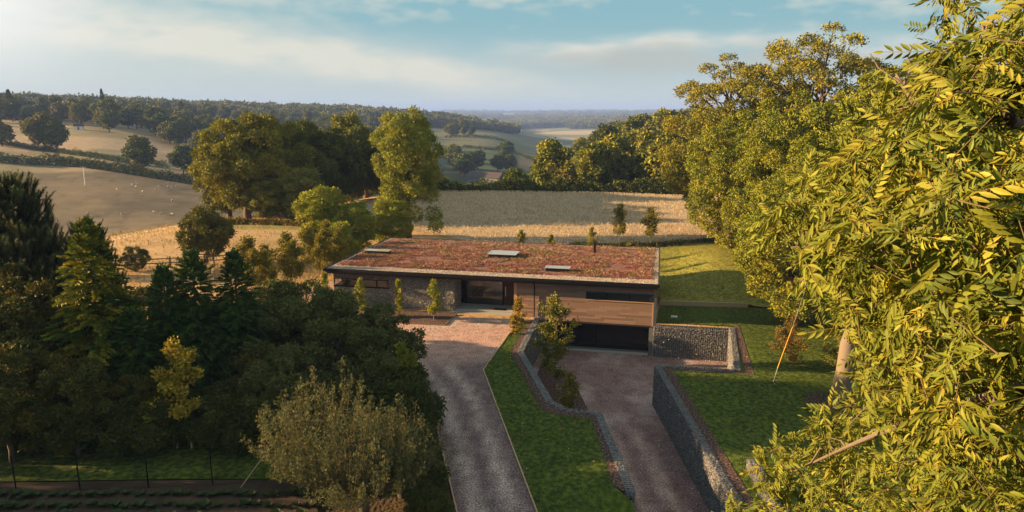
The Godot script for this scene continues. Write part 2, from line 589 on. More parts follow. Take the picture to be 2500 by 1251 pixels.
func tuft(n: int, length: float, width: float) -> PackedVector3Array:
	# pine needles bunched round an upright shoot
	var out := PackedVector3Array()
	for k in n:
		var t := rr(0.0, 1.0)
		var a := rr(0, TAU)
		var p := Vector3(0, t, 0)
		var along := Vector3(cos(a), rr(0.6, 1.6), sin(a)).normalized()
		var side := along.cross(Vector3.UP).normalized() * width
		out.append_array(PackedVector3Array([p - side, p + along * length, p + side]))
	return out


func pick(cols: Array) -> Color:
	var a: Color = cols[rng.randi() % cols.size()]
	var b: Color = cols[rng.randi() % cols.size()]
	var c := a.lerp(b, rng.randf()) * rr(0.75, 1.25)
	return Color(c.r, c.g, c.b)


func leafy(g: Geo, middle: Vector3, lobes: Array, kinds: Array, total: int, s0: float, s1: float, cols: Array, drop := 0.35) -> void:
	# sprigs spread over the skin of each lobe, thinner on the side that looks into the crown
	var area := 0.0
	for l in lobes: area += l[1] * l[1]
	for l in lobes:
		var tone := pick(cols)
		var n := int(total * l[1] * l[1] / area)
		var out_dir: Vector3 = (l[0] - middle)
		for k in n:
			var d := unit()
			if out_dir.length() > 0.1 and d.dot(out_dir.normalized()) < -0.25 and rng.randf() < 0.75: d = -d
			if d.y < -0.4 and rng.randf() < drop: d.y = -d.y
			var depth := 1.0 - absf(rng.randfn(0.0, 0.16)) if rng.randf() < 0.85 else rr(0.35, 0.9)
			if rng.randf() < 0.12: depth = rr(1.0, 1.22)
			var p: Vector3 = l[0] + Vector3(d.x, d.y * 0.85, d.z) * l[1] * depth
			var s := rr(s0, s1)
			var b := facing((d + unit() * 0.55 + Vector3(0, 0.2, 0)), rr(0, TAU)).scaled(Vector3.ONE * s)
			g.stamp(Transform3D(b, p), kinds[rng.randi() % kinds.size()], tone.lerp(pick(cols), 0.6))


func crooked(a: Vector3, b: Vector3, n: int, wobble: float) -> Array:
	var out := [a]
	for i in range(1, n):
		var t := float(i) / n
		out.append(a.lerp(b, t) + unit() * wobble * a.distance_to(b) + Vector3(0, 0.12 * a.distance_to(b) * sin(t * PI) * (0.3 if b.y > a.y else 1.0), 0))
	out.append(b)
	return out


func taper(r0: float, r1: float, n: int) -> Array:
	var out := []
	for i in n + 1: out.append(lerpf(r0, r1, float(i) / n))
	return out


func crown_lobes(middle: Vector3, size: Vector3, n: int, r: float, even := 0.0) -> Array:
	var out := []
	for k in n:
		var best := Vector3.ZERO
		var far := -1.0
		for tries in 6:
			var d := unit()
			var q := rr(0.45, 1.0)
			var p := middle + Vector3(d.x * size.x, d.y * size.y, d.z * size.z) * q
			var near := 1e9
			for l in out: near = minf(near, p.distance_to(l[0]))
			if near > far:
				far = near
				best = p
		out.append([best, r * rr(0.7, 1.3)])
	return out


func tree_shape(o: Dictionary) -> Array:
	# [trunk mesh, crown mesh] of one broadleaved tree standing on the origin
	rng.seed = o.seed
	var g := Geo.new()
	var middle := Vector3(o.get("lean", Vector3.ZERO)) + Vector3(0, o.mid, 0)
	var lobes: Array = crown_lobes(middle, o.size, o.lobes, o.lobe)
	if o.has("extra"): lobes.append_array(o.extra)
	leafy(g, middle, lobes, o.kinds, o.sprigs, o.s0, o.s1, o.cols, o.get("drop", 0.35))
	var t := Geo.new()
	var fork: Vector3 = middle * Vector3(0.75, 0.0, 0.75) + Vector3(0, o.mid - o.size.y * o.get("fork", 0.55), 0)
	var r: float = o.girth
	t.tube(crooked(Vector3(0, -0.3, 0), fork, 4, 0.025), taper(r * 1.25, r * 0.8, 4), 8)
	var lead: Vector3 = middle + Vector3(0, o.size.y * 0.6, 0)
	t.tube(crooked(fork, lead, 5, 0.05), taper(r * 0.8, r * 0.12, 5), 6)
	var made := 0
	for l in lobes:
		if made > int(o.get("limbs", 16)): break
		made += 1
		var from := fork.lerp(lead, clampf((l[0].y - fork.y) / maxf(lead.y - fork.y, 0.1) * 0.7, 0.0, 0.9))
		t.tube(crooked(from, l[0], 4, 0.07), taper(r * 0.36, r * 0.07, 4), 5)
		for k in int(o.get("twigs", 2)):
			var e: Vector3 = l[0] + unit() * l[1] * 0.9
			t.tube(crooked(l[0].lerp(from, 0.25), e, 3, 0.08), taper(r * 0.13, r * 0.03, 3), 4)
	return [t.done(), g.done()]


func plant(called: String, shapes: Array, label: String, category: String, at: Vector3, turn := 0.0, grow := Vector3.ONE, group := "", bark: Material = null, leaves: Material = null) -> Node3D:
	var o := thing(called, label, category, at, turn, group)
	o.scale = grow
	part("trunk", shapes[0], bark if bark else M.bark, o)
	part("crown", shapes[1], leaves if leaves else M.leaf, o)
	return o


func conifer_shape(o: Dictionary) -> Array:
	# whorls of drooping boughs with flat sprays along them
	rng.seed = o.seed
	var g := Geo.new()
	var t := Geo.new()
	var h: float = o.h
	t.tube([Vector3(0, -0.3, 0), Vector3(0.05, h * 0.5, 0), Vector3(0, h * 0.97, 0)], [o.girth, o.girth * 0.6, 0.02], 7)
	var kinds: Array = o.kinds
	var y: float = o.get("skirt", 0.4)
	while y < h:
		var f := y / h
		var reach: float = o.reach * pow(1.0 - f, o.get("power", 0.8)) * rr(0.8, 1.12) + 0.12
		var n := int(maxf(8.0, o.boughs * (0.35 + 0.65 * (1.0 - f))))
		var turn := rr(0, TAU)
		for k in n:
			var a := turn + TAU * k / n + rr(-0.25, 0.25)
			var d := Vector3(cos(a), 0, sin(a))
			var len_ := reach * rr(0.62, 1.15)
			var rise: float = o.get("rise", 0.25)
			var tone := pick(o.cols)
			if o.has("gold") and rng.randf() < 0.7: tone = tone.lerp(pick(o.gold), rr(0.3, 0.95))
			var m := int(maxf(2.0, len_ / o.step))
			for q in m:
				var s := (q + 1.0) / m
				if s < 0.25 and f < 0.85: continue
				var p := Vector3(0, y, 0) + d * len_ * s + Vector3(0, len_ * (rise * s - 0.35 * s * s) + rr(-0.12, 0.12), 0)
				var dir := (d + Vector3(0, rise * 0.8 - 0.35 * s, 0) + d.cross(Vector3.UP) * rr(-0.7, 0.7)).normalized()
				if f > 0.75: dir = dir.lerp(Vector3.UP, clampf((f - 0.75) * 3.4, 0.0, 0.85)).normalized()
				var side := dir.cross(Vector3.UP).normalized()
				var b := Basis(side, dir, side.cross(dir)).rotated(dir, rr(-0.5, 0.5)).scaled(Vector3.ONE * rr(o.s0, o.s1) * (0.6 + 0.4 * (1.0 - f)))
				g.stamp(Transform3D(b, p), kinds[rng.randi() % kinds.size()], tone.lerp(pick(o.cols), 0.3))
			if len_ > 1.2 and k % 3 == 0:
				t.tube([Vector3(0, y, 0), Vector3(0, y, 0) + d * len_ * 0.6 + Vector3(0, len_ * 0.05, 0)], [0.035, 0.012], 4)
		y += o.whorl * rr(0.8, 1.2) * (0.5 + 0.5 * (1.0 - f))
	return [t.done(), g.done()]


func pine_shape(seed_: int, h: float, reach: float, cols: Array) -> Array:
	rng.seed = seed_
	var g := Geo.new()
	var t := Geo.new()
	var kinds := [tuft(30, 0.5, 0.032), tuft(30, 0.45, 0.032)]
	var pale := [tuft(18, 0.4, 0.03)]
	t.tube(crooked(Vector3(0, -0.3, 0), Vector3(0.3, h * 0.93, 0), 5, 0.02), taper(0.26, 0.05, 5), 8)
	var y := h * 0.12
	while y < h * 0.98:
		var f := y / h
		var n := int(rr(5, 8))
		var turn := rr(0, TAU)
		for k in n:
			var a := turn + TAU * k / n + rr(-0.3, 0.3)
			var d := Vector3(cos(a), 0, sin(a))
			var len_ := reach * sqrt(maxf(0.02, 1.0 - pow(f, 1.8))) * rr(0.6, 1.1)
			var tip := Vector3(0, y, 0) + d * len_ + Vector3(0, len_ * rr(0.15, 0.45), 0)
			t.tube(crooked(Vector3(0, y, 0), tip, 3, 0.05), taper(0.07, 0.02, 3), 5)
			for q in int(8 + len_ * 6.5):
				# candles: upright shoots ringed with needles
				var s := rr(0.3, 1.05)
				var p := Vector3(0, y, 0).lerp(tip, s) + unit() * 0.42 * (0.4 + s * 0.7)
				var up := (d * 0.5 + Vector3.UP * 1.1 + unit() * 0.3).normalized()
				var tone := pick(cols)
				var long := rr(0.35, 0.8)
				for m in 4:
					g.stamp(Transform3D(facing(up, rr(0, TAU)).scaled(Vector3.ONE * rr(0.42, 0.58)), p + up * long * m / 4.0), kinds[rng.randi() % 2], tone * (1.0 + 0.25 * m) if m == 3 else tone)
		y += rr(0.5, 0.75)
	return [t.done(), g.done()]


func hedge_shape(path: Array, height: float, width: float, density: float, size: float, kinds: Array, cols: Array, seed_: int) -> ArrayMesh:
	rng.seed = seed_
	var g := Geo.new()
	for i in path.size() - 1:
		var a: Vector3 = path[i]
		var b: Vector3 = path[i + 1]
		var n := int(a.distance_to(b) * density)
		for k in n:
			var t := rng.randf()
			var p := Vector3(lerpf(a.x, b.x, t), 0, lerpf(a.z, b.z, t))
			var hh := height * (0.7 + 0.45 * nz.get_noise_2d(p.x * 5.0, p.z * 5.0) + 0.2 * nz.get_noise_2d(p.x * 22.0, p.z * 22.0))
			var q := rr(0, PI)
			p += Vector3(cos(q) * width, 0, cos(q) * width * 0.7)
			p.y = land(p.x, p.z) + maxf(0.1, hh) * (sin(q) * 0.8 + 0.2) * sqrt(rng.randf())
			g.stamp(Transform3D(facing(Vector3(cos(q), 0.8, cos(q) * 0.5) + unit() * 0.5, rr(0, TAU)).scaled(Vector3.ONE * size * rr(0.7, 1.3)), p), kinds[rng.randi() % kinds.size()], pick(cols))
	return g.done()


func rock(seed_: int, flat := 0.75) -> ArrayMesh:
	rng.seed = seed_
	var s := SphereMesh.new()
	s.radius = 0.5
	s.height = 1.0
	s.radial_segments = 6
	s.rings = 3
	var a := s.surface_get_arrays(0)
	var v: PackedVector3Array = a[Mesh.ARRAY_VERTEX]
	var ix: PackedInt32Array = a[Mesh.ARRAY_INDEX]
	var moved := {}
	for i in v.size():
		var key := v[i].snapped(Vector3.ONE * 0.01)
		if not moved.has(key): moved[key] = v[i] * rr(0.78, 1.15) * Vector3(1, flat, 1)
		v[i] = moved[key]
	var g := Geo.new()
	for k in range(0, ix.size(), 3): g.tri(v[ix[k]], v[ix[k + 1]], v[ix[k + 2]])
	return g.done()


# ------------------------------------------------------------------ the house
func stones_on(a: Vector3, b: Vector3, up: Vector3, out: Vector3, size: float, holes: Array, where: Array, tints: PackedColorArray, cols: Array, jut := 0.25) -> void:
	# stones laid over the rectangle a, b (foot), up
	var across := b - a
	var nx := int(across.length() / size)
	var ny := int(up.length() / (size * 0.82))
	for i in nx:
		for j in ny:
			var s := (i + rr(0.1, 0.9)) / nx
			var t := (j + rr(0.15, 0.85)) / ny
			var p := a + across * s + up * t
			var skip := false
			for h in holes:
				if h.has_point(Vector2(s * across.length(), t * up.length())): skip = true
			if skip: continue
			var k := size * rr(0.65, 1.25)
			where.append(Transform3D(facing(out + unit() * 0.35, rr(0, TAU)).scaled(Vector3(k, k * 0.8, k)), p + out * k * jut * rr(-0.4, 1.0)))
			tints.append(pick(cols))


const HX := -26.8   # the roof's left end; x = 0 is its right end, z = 0 its front edge
const ROOF := 3.2


func house() -> void:
	var o := thing("timber_and_flint_house", "long low house of flint and brown boards under a red sedum roof", "house", Vector3(10.88, 0, -50.48), deg_to_rad(-11.86))
	var greys := [Color(0.12, 0.118, 0.12), Color(0.20, 0.18, 0.16), Color(0.31, 0.275, 0.235), Color(0.095, 0.085, 0.08), Color(0.46, 0.42, 0.36)]
	# roof deck, edges, gutter
	var roof := part("roof", boxes([[Vector3(HX + 0.06, 2.8, -14.44), Vector3(-0.06, 3.1, -0.06)]]), M.fascia, o)
	part("roof_edge", boxes([[Vector3(HX, 2.98, -14.5), Vector3(HX + 0.05, ROOF, -0.05)], [Vector3(-0.05, 2.9, -14.5), Vector3(0.02, ROOF + 0.02, -0.05)], [Vector3(HX + 0.05, 2.98, -14.5), Vector3(-0.05, ROOF, -14.45)], [Vector3(HX, 3.12, -0.05), Vector3(0.02, ROOF, 0.0)]]), M.black, roof)
	var gut := Geo.new()
	gut.box(Vector3(HX - 0.03, 2.99, 0.002), Vector3(0.05, 3.03, 0.13))
	gut.box(Vector3(HX - 0.03, 3.03, 0.10), Vector3(0.05, 3.14, 0.13))
	part("gutter", gut.done(), M.black, roof)
	part("fascia_board", one_box(Vector3(HX + 0.1, 2.76, -0.3), Vector3(-0.12, 2.985, -0.06)), M.fascia, roof)
	# gravel margin and the sedum carpet, both real layers
	var margin := Geo.new()
	for b in [[HX + 0.06, -0.06, -1.7, -0.06], [HX + 0.06, HX + 0.42, -14.44, -1.7], [-0.5, -0.06, -14.44, -1.7], [HX + 0.42, -0.5, -14.44, -14.15]]:
		margin.box(Vector3(b[0], 3.1, b[2]), Vector3(b[1], 3.135, b[3]))
	part("gravel_margin", margin.done(), M.pebble, roof)
	rng.seed = 31
	var where := []
	var tints := PackedColorArray()
	for k in 12000:
		var p := Vector3(rr(HX + 0.1, -0.1), 3.14, rr(-1.75, -0.08))
		if k % 8 == 0: p = Vector3(rr(-0.5, -0.1), 3.15, rr(-14.4, -0.6))
		if k % 15 == 0: p = Vector3(rr(HX + 0.1, HX + 0.4), 3.15, rr(-14.4, -0.6))
		where.append(Transform3D(facing(unit(), 0).scaled(Vector3.ONE * rr(0.03, 0.075)), p))
		tints.append(pick([Color(0.50, 0.42, 0.34), Color(0.30, 0.22, 0.17), Color(0.62, 0.55, 0.47), Color(0.20, 0.15, 0.12)]))
	scatter("margin_pebbles", roof, rock(5), M.stone, where, tints)
	part("sedum_bed", one_box(Vector3(HX + 0.42, 3.1, -14.15), Vector3(-0.5, 3.16, -1.7)), M.sedum, roof)
	where = []
	tints = PackedColorArray()
	var blades := Geo.new()
	blades.v.append_array(broad_sprig(9, 0.55, 0.16, 1.0))
	var red := [Color(0.27, 0.10, 0.08), Color(0.36, 0.15, 0.12), Color(0.17, 0.065, 0.055), Color(0.40, 0.19, 0.14), Color(0.10, 0.05, 0.035)]
	var dry := [Color(0.40, 0.27, 0.17), Color(0.30, 0.19, 0.13), Color(0.19, 0.11, 0.08), Color(0.46, 0.33, 0.23)]
	var green := [Color(0.16, 0.16, 0.05), Color(0.22, 0.19, 0.06)]
	for k in 46000:
		var p := Vector3(rr(HX + 0.44, -0.52), 3.15, rr(-14.1, -1.55))
		var w := nz.get_noise_2d(p.x * 9.0, p.z * 16.0) + 0.5 * nz.get_noise_2d(p.x * 30.0 + 50.0, p.z * 45.0)
		if w < -0.26: continue
		var c := pick(red).lerp(pick(dry), clampf(0.1 + w * 1.1 + (-p.z - 5.0) * 0.06, 0.0, 1.0))
		if Vector2((p.x + 13.3) / 2.4, (p.z + 7.4) / 1.6).length() < 1.0 and rng.randf() < 0.55: c = pick(green)
		if nz.get_noise_2d(p.x * 14.0 - 80.0, p.z * 14.0) > 0.27 and rng.randf() < 0.5: c = pick(green)
		if Vector2((p.x + 24.9) / 1.8, (p.z + 6.2) / 0.7).length() < 1.0 and rng.randf() < 0.5: c = pick(green)
		var s := rr(0.08, 0.19) * (1.0 + 0.6 * w)
		where.append(Transform3D(Basis(Vector3.UP, rr(0, TAU)).scaled(Vector3(s, s * rr(0.6, 1.3), s)), p))
		tints.append(c)
	scatter("sedum", roof, blades.done(), M.sedum_leaf, where, tints)
	# roof lights and flue
	for s in [[-26.05, -23.7, -7.1, -6.35], [-14.8, -12.25, -8.75, -7.05], [-9.0, -7.0, -3.46, -2.66]]:
		var k := part("skylight", boxes([[Vector3(s[0] + 0.06, 3.1, s[2] + 0.06), Vector3(s[1] - 0.06, 3.44, s[3] - 0.06)]]), M.black, roof)
		part("frame", boxes([[Vector3(s[0], 3.44, s[2]), Vector3(s[1], 3.49, s[2] + 0.1)], [Vector3(s[0], 3.44, s[3] - 0.1), Vector3(s[1], 3.49, s[3])], [Vector3(s[0], 3.44, s[2] + 0.1), Vector3(s[0] + 0.1, 3.49, s[3] - 0.1)], [Vector3(s[1] - 0.1, 3.44, s[2] + 0.1), Vector3(s[1], 3.49, s[3] - 0.1)]]), M.zinc, k)
		part("pane", one_box(Vector3(s[0] + 0.1, 3.445, s[2] + 0.1), Vector3(s[1] - 0.1, 3.475, s[3] - 0.1)), M.skylight, k)
	var f := Geo.new()
	f.tube([Vector3(-5.8, 3.1, -11), Vector3(-5.8, 3.85, -11)], [0.13, 0.13], 14, true)
	var flue := part("flue", f.done(), M.black, roof)
	f = Geo.new()
	f.tube([Vector3(-5.8, 3.87, -11), Vector3(-5.8, 3.95, -11), Vector3(-5.8, 3.99, -11)], [0.2, 0.2, 0.06], 14, true)
	part("cap", f.done(), M.black, flue)
	f = Geo.new()
	f.tube([Vector3(-5.8, 3.1, -11), Vector3(-5.8, 3.2, -11)], [0.22, 0.16], 14)
	part("collar", f.done(), M.black, flue)
	# flint walls with the strip window cut in them
	part("flint_wall", boxes([[Vector3(-26.4, -0.4, -1.15), Vector3(-21.5, 1.52, -0.83)], [Vector3(-26.4, 2.22, -1.15), Vector3(-21.5, 2.8, -0.83)], [Vector3(-21.5, -0.4, -1.15), Vector3(-16.0, 2.8, -0.77)],
		[Vector3(-16.35, -0.4, -2.9), Vector3(-16.0, 2.8, -1.15)], [Vector3(-26.4, -0.4, -14.0), Vector3(-26.05, 1.52, -1.15)], [Vector3(-26.4, 2.22, -2.3), Vector3(-26.05, 2.8, -1.15)], [Vector3(-26.4, 1.52, -14.0), Vector3(-26.05, 2.8, -2.3)], [Vector3(-26.05, -0.4, -14.0), Vector3(-15.6, 2.8, -13.7)]]), M.mortar, o)
	where = []
	tints = PackedColorArray()
	var out := Vector3(0, 0, 1)
	stones_on(Vector3(-26.4, -0.3, -0.84), Vector3(-21.5, -0.3, -0.84), Vector3(0, 1.8, 0), out, 0.085, [], where, tints, greys)
	stones_on(Vector3(-26.4, 2.24, -0.84), Vector3(-21.5, 2.24, -0.84), Vector3(0, 0.55, 0), out, 0.085, [], where, tints, greys)
	stones_on(Vector3(-21.5, -0.3, -0.78), Vector3(-16.0, -0.3, -0.78), Vector3(0, 3.1, 0), out, 0.085, [], where, tints, greys)
	stones_on(Vector3(-16.0, -0.3, -2.7), Vector3(-16.0, -0.3, -0.8), Vector3(0, 3.1, 0), Vector3(1, 0, 0), 0.09, [], where, tints, greys)
	stones_on(Vector3(-26.41, -0.3, -13.9), Vector3(-26.41, -0.3, -2.3), Vector3(0, 3.1, 0), Vector3(-1, 0, 0), 0.11, [], where, tints, greys)
	stones_on(Vector3(-26.41, -0.3, -2.3), Vector3(-26.41, -0.3, -0.85), Vector3(0, 1.8, 0), Vector3(-1, 0, 0), 0.09, [], where, tints, greys)
	scatter("flints", o, rock(7), M.flint, where, tints)
	var win := part("window", boxes([[Vector3(-26.42, 1.52, -0.97), Vector3(-21.5, 1.58, -0.8)], [Vector3(-26.42, 2.17, -0.97), Vector3(-21.5, 2.22, -0.8)], [Vector3(-26.42, 1.58, -0.95), Vector3(-26.36, 2.17, -0.89)], [Vector3(-25.38, 1.58, -0.95), Vector3(-25.33, 2.17, -0.87)], [Vector3(-22.66, 1.58, -0.95), Vector3(-22.6, 2.17, -0.87)], [Vector3(-21.56, 1.58, -0.95), Vector3(-21.5, 2.17, -0.87)],
		[Vector3(-26.42, 1.52, -2.3), Vector3(-26.33, 1.58, -0.97)], [Vector3(-26.42, 2.17, -2.3), Vector3(-26.33, 2.22, -0.97)]]), M.black, o)
	for p in [[-26.36, -25.38], [-25.33, -22.66], [-22.6, -21.56]]: part("pane", one_box(Vector3(p[0], 1.58, -0.925), Vector3(p[1], 2.17, -0.915)), M.glass, win)
	part("pane", one_box(Vector3(-26.385, 1.58, -2.3), Vector3(-26.375, 2.17, -0.95)), M.glass, win)
	# rooms: floor slab, inner walls, back wall with a wide opening behind the hall
	part("floor_slab", boxes([[Vector3(-26.05, -0.2, -13.7), Vector3(-9.3, 0.12, -2.9)], [Vector3(-26.05, -0.2, -2.9), Vector3(-16.35, 0.12, -1.15)], [Vector3(-9.3, -0.2, -13.7), Vector3(-0.6, 0.12, -1.1)]]), M.room_floor, o)
	part("inner_wall", boxes([[Vector3(-16.2, 0.12, -13.7), Vector3(-16.0, 2.8, -3.3)], [Vector3(-11.2, 0.12, -13.7), Vector3(-11.0, 2.8, -2.9)], [Vector3(-26.05, 0.12, -6.0), Vector3(-16.2, 2.8, -5.8)], [Vector3(-11.0, 0.12, -6.0), Vector3(-0.6, 2.8, -5.8)]]), M.room, o)
	part("rear_wall", boxes([[Vector3(-11.6, -0.2, -14.0), Vector3(-0.35, 2.8, -13.7)], [Vector3(-15.6, 2.5, -14.0), Vector3(-11.6, 2.8, -13.7)]]), M.board_dark, o)
	part("rear_pane", one_box(Vector3(-15.6, 0.12, -13.87), Vector3(-11.6, 2.5, -13.85)), M.glass, o)
	# entrance recess
	part("porch_floor", one_box(Vector3(-16.0, -0.1, -2.9), Vector3(-11.1, 0.14, -0.95)), M.concrete, o)
	part("step", one_box(Vector3(-16.0, -0.2, -0.95), Vector3(-11.1, 0.0, -0.55)), M.concrete, o)
	part("entrance_mat", one_box(Vector3(-12.9, 0.14, -1.75), Vector3(-11.9, 0.165, -1.2)), M.black, o)
	part("glass_frame", boxes([[Vector3(-15.65, 0.14, -2.9), Vector3(-15.55, 2.8, -2.75)], [Vector3(-12.5, 0.14, -2.9), Vector3(-12.36, 2.8, -2.75)], [Vector3(-15.55, 0.14, -2.9), Vector3(-12.5, 0.2, -2.75)], [Vector3(-15.55, 2.7, -2.9), Vector3(-12.5, 2.8, -2.75)], [Vector3(-16.0, 0.14, -2.9), Vector3(-15.65, 2.8, -2.8)]]), M.black, o)
	part("entrance_pane", one_box(Vector3(-15.55, 0.2, -2.84), Vector3(-12.5, 2.7, -2.82)), M.glass, o)
	var door := part("door", one_box(Vector3(-12.36, 0.16, -2.88), Vector3(-11.1, 2.8, -2.79)), M.door, o)
	part("handle", one_box(Vector3(-12.25, 0.9, -2.79), Vector3(-12.2, 1.7, -2.72)), M.zinc, door)
	# timber storey: boards laid one by one round the strip window
	var sub := boxes([[Vector3(-11.1, -0.25, -1.1), Vector3(-5.45, 2.75, -0.80)], [Vector3(-5.45, -0.25, -1.1), Vector3(-0.38, 1.55, -0.80)], [Vector3(-5.45, 2.16, -1.1), Vector3(-0.38, 2.75, -0.80)], [Vector3(-11.1, -0.25, -2.9), Vector3(-10.85, 2.8, -1.1)],
		[Vector3(-0.7, -0.25, -14.0), Vector3(-0.38, 1.55, -1.1)], [Vector3(-0.7, 2.16, -2.6), Vector3(-0.38, 2.75, -1.1)], [Vector3(-0.7, 1.55, -14.0), Vector3(-0.38, 2.75, -2.6)]])
	var wall := part("timber_wall", sub, M.render, o)
	rng.seed = 77
	var mats := [M.board, M.board, M.board_dark, M.board_pale]
	var rows := 20
	for j in rows:
		var y0 := -0.25 + 3.0 * j / rows
		var y1 := y0 + 3.0 / rows - 0.012
		var runs := [[-10.88, -0.36]]
		if y1 > 1.55 and y0 < 2.16: runs = [[-10.88, -5.47]]
		for run in runs:
			var x: float = run[0]
			x -= rr(0.0, 1.9)
			while x < run[1] - 0.01:
				var e := minf(x + 2.4, run[1])
				if run[1] - e < 0.3: e = run[1]
				var a := maxf(x, run[0])
				if e - a > 0.05:
					var jut := rr(-0.006, 0.006)
					part("board", one_box(Vector3(a, y0, -0.80), Vector3(e - 0.008, y1, -0.765 + jut)), mats[rng.randi() % 4], wall)
				x = e
		part("board", one_box(Vector3(-0.38, y0, -13.98), Vector3(-0.345, y1, -0.78 if not (y1 > 1.55 and y0 < 2.16) else -2.62)), M.board_dark, wall)
	part("corner_post", one_box(Vector3(-0.44, -0.3, -0.80), Vector3(-0.33, 1.5, -0.735)), M.oak, o)
	part("jamb_post", one_box(Vector3(-11.12, -0.1, -0.9), Vector3(-10.89, 2.75, -0.74)), M.oak, o)
	var w2 := part("window", boxes([[Vector3(-5.45, 1.55, -0.92), Vector3(-0.33, 1.60, -0.90)], [Vector3(-5.45, 2.12, -1.0), Vector3(-0.36, 2.16, -0.80)], [Vector3(-5.47, 1.6, -1.0), Vector3(-5.42, 2.12, -0.8)], [Vector3(-3.9, 1.6, -0.96), Vector3(-3.86, 2.12, -0.9)], [Vector3(-2.2, 1.6, -0.96), Vector3(-2.16, 2.12, -0.9)]]), M.black, o)
	part("sill", one_box(Vector3(-5.5, 1.5, -0.9), Vector3(-0.31, 1.56, -0.72)), M.oak, w2)
	for p in [[-5.42, -3.9], [-3.86, -2.2], [-2.16, -0.4]]: part("pane", one_box(Vector3(p[0], 1.6, -0.94), Vector3(p[1], 2.12, -0.93)), M.glass, w2)
	part("pane", one_box(Vector3(-0.395, 1.56, -2.6), Vector3(-0.385, 2.15, -0.95)), M.glass, w2)
	# lower storey: recessed garage glazing, its dark tint added in place of shade
	part("basement_wall", boxes([[Vector3(-11.1, -2.9, -1.5), Vector3(-9.0, -0.28, -0.95)], [Vector3(-9.0, -2.9, -13.9), Vector3(-8.7, -0.28, -1.5)], [Vector3(-0.62, -2.9, -13.9), Vector3(-0.32, -0.28, -0.85)], [Vector3(-8.7, -2.9, -7.3), Vector3(-0.62, -0.28, -7.0)], [Vector3(-8.7, -2.9, -7.0), Vector3(-0.62, -2.56, -1.0)]]), M.render, o)
	part("soffit_beam", boxes([[Vector3(-9.0, -0.42, -7.0), Vector3(-0.36, -0.262, -0.86)], [Vector3(-9.0, -0.36, -0.86), Vector3(-0.5, -0.27, -0.80)]]), M.fascia, o)
	var bay := part("garage_glazing", boxes([[Vector3(-8.7, -2.56, -1.75), Vector3(-0.62, -2.48, -1.6)], [Vector3(-8.7, -0.5, -1.75), Vector3(-0.62, -0.42, -1.6)], [Vector3(-8.7, -2.48, -1.75), Vector3(-8.62, -0.5, -1.6)], [Vector3(-4.72, -2.48, -1.75), Vector3(-4.64, -0.5, -1.62)], [Vector3(-0.7, -2.48, -1.75), Vector3(-0.62, -0.5, -1.6)]]), M.black, o)
	for p in [[-8.62, -4.72], [-4.64, -0.7]]: part("pane", one_box(Vector3(p[0], -2.48, -1.7), Vector3(p[1], -0.5, -1.68)), M.shade_tinted_glass, bay)
	part("threshold", one_box(Vector3(-9.0, -2.66, -1.02), Vector3(-0.62, -2.53, -0.8)), M.concrete, o)
	# rainwater pipes
	for x in [-17.6, -9.48]:
		var pg := Geo.new()
		pg.tube([Vector3(x, 3.0, 0.05), Vector3(x, 2.74, 0.02), Vector3(x, 2.6, -0.66), Vector3(x, -0.1, -0.68)], [0.045, 0.045, 0.045, 0.045], 8)
		part("downpipe", pg.done(), M.black, o)


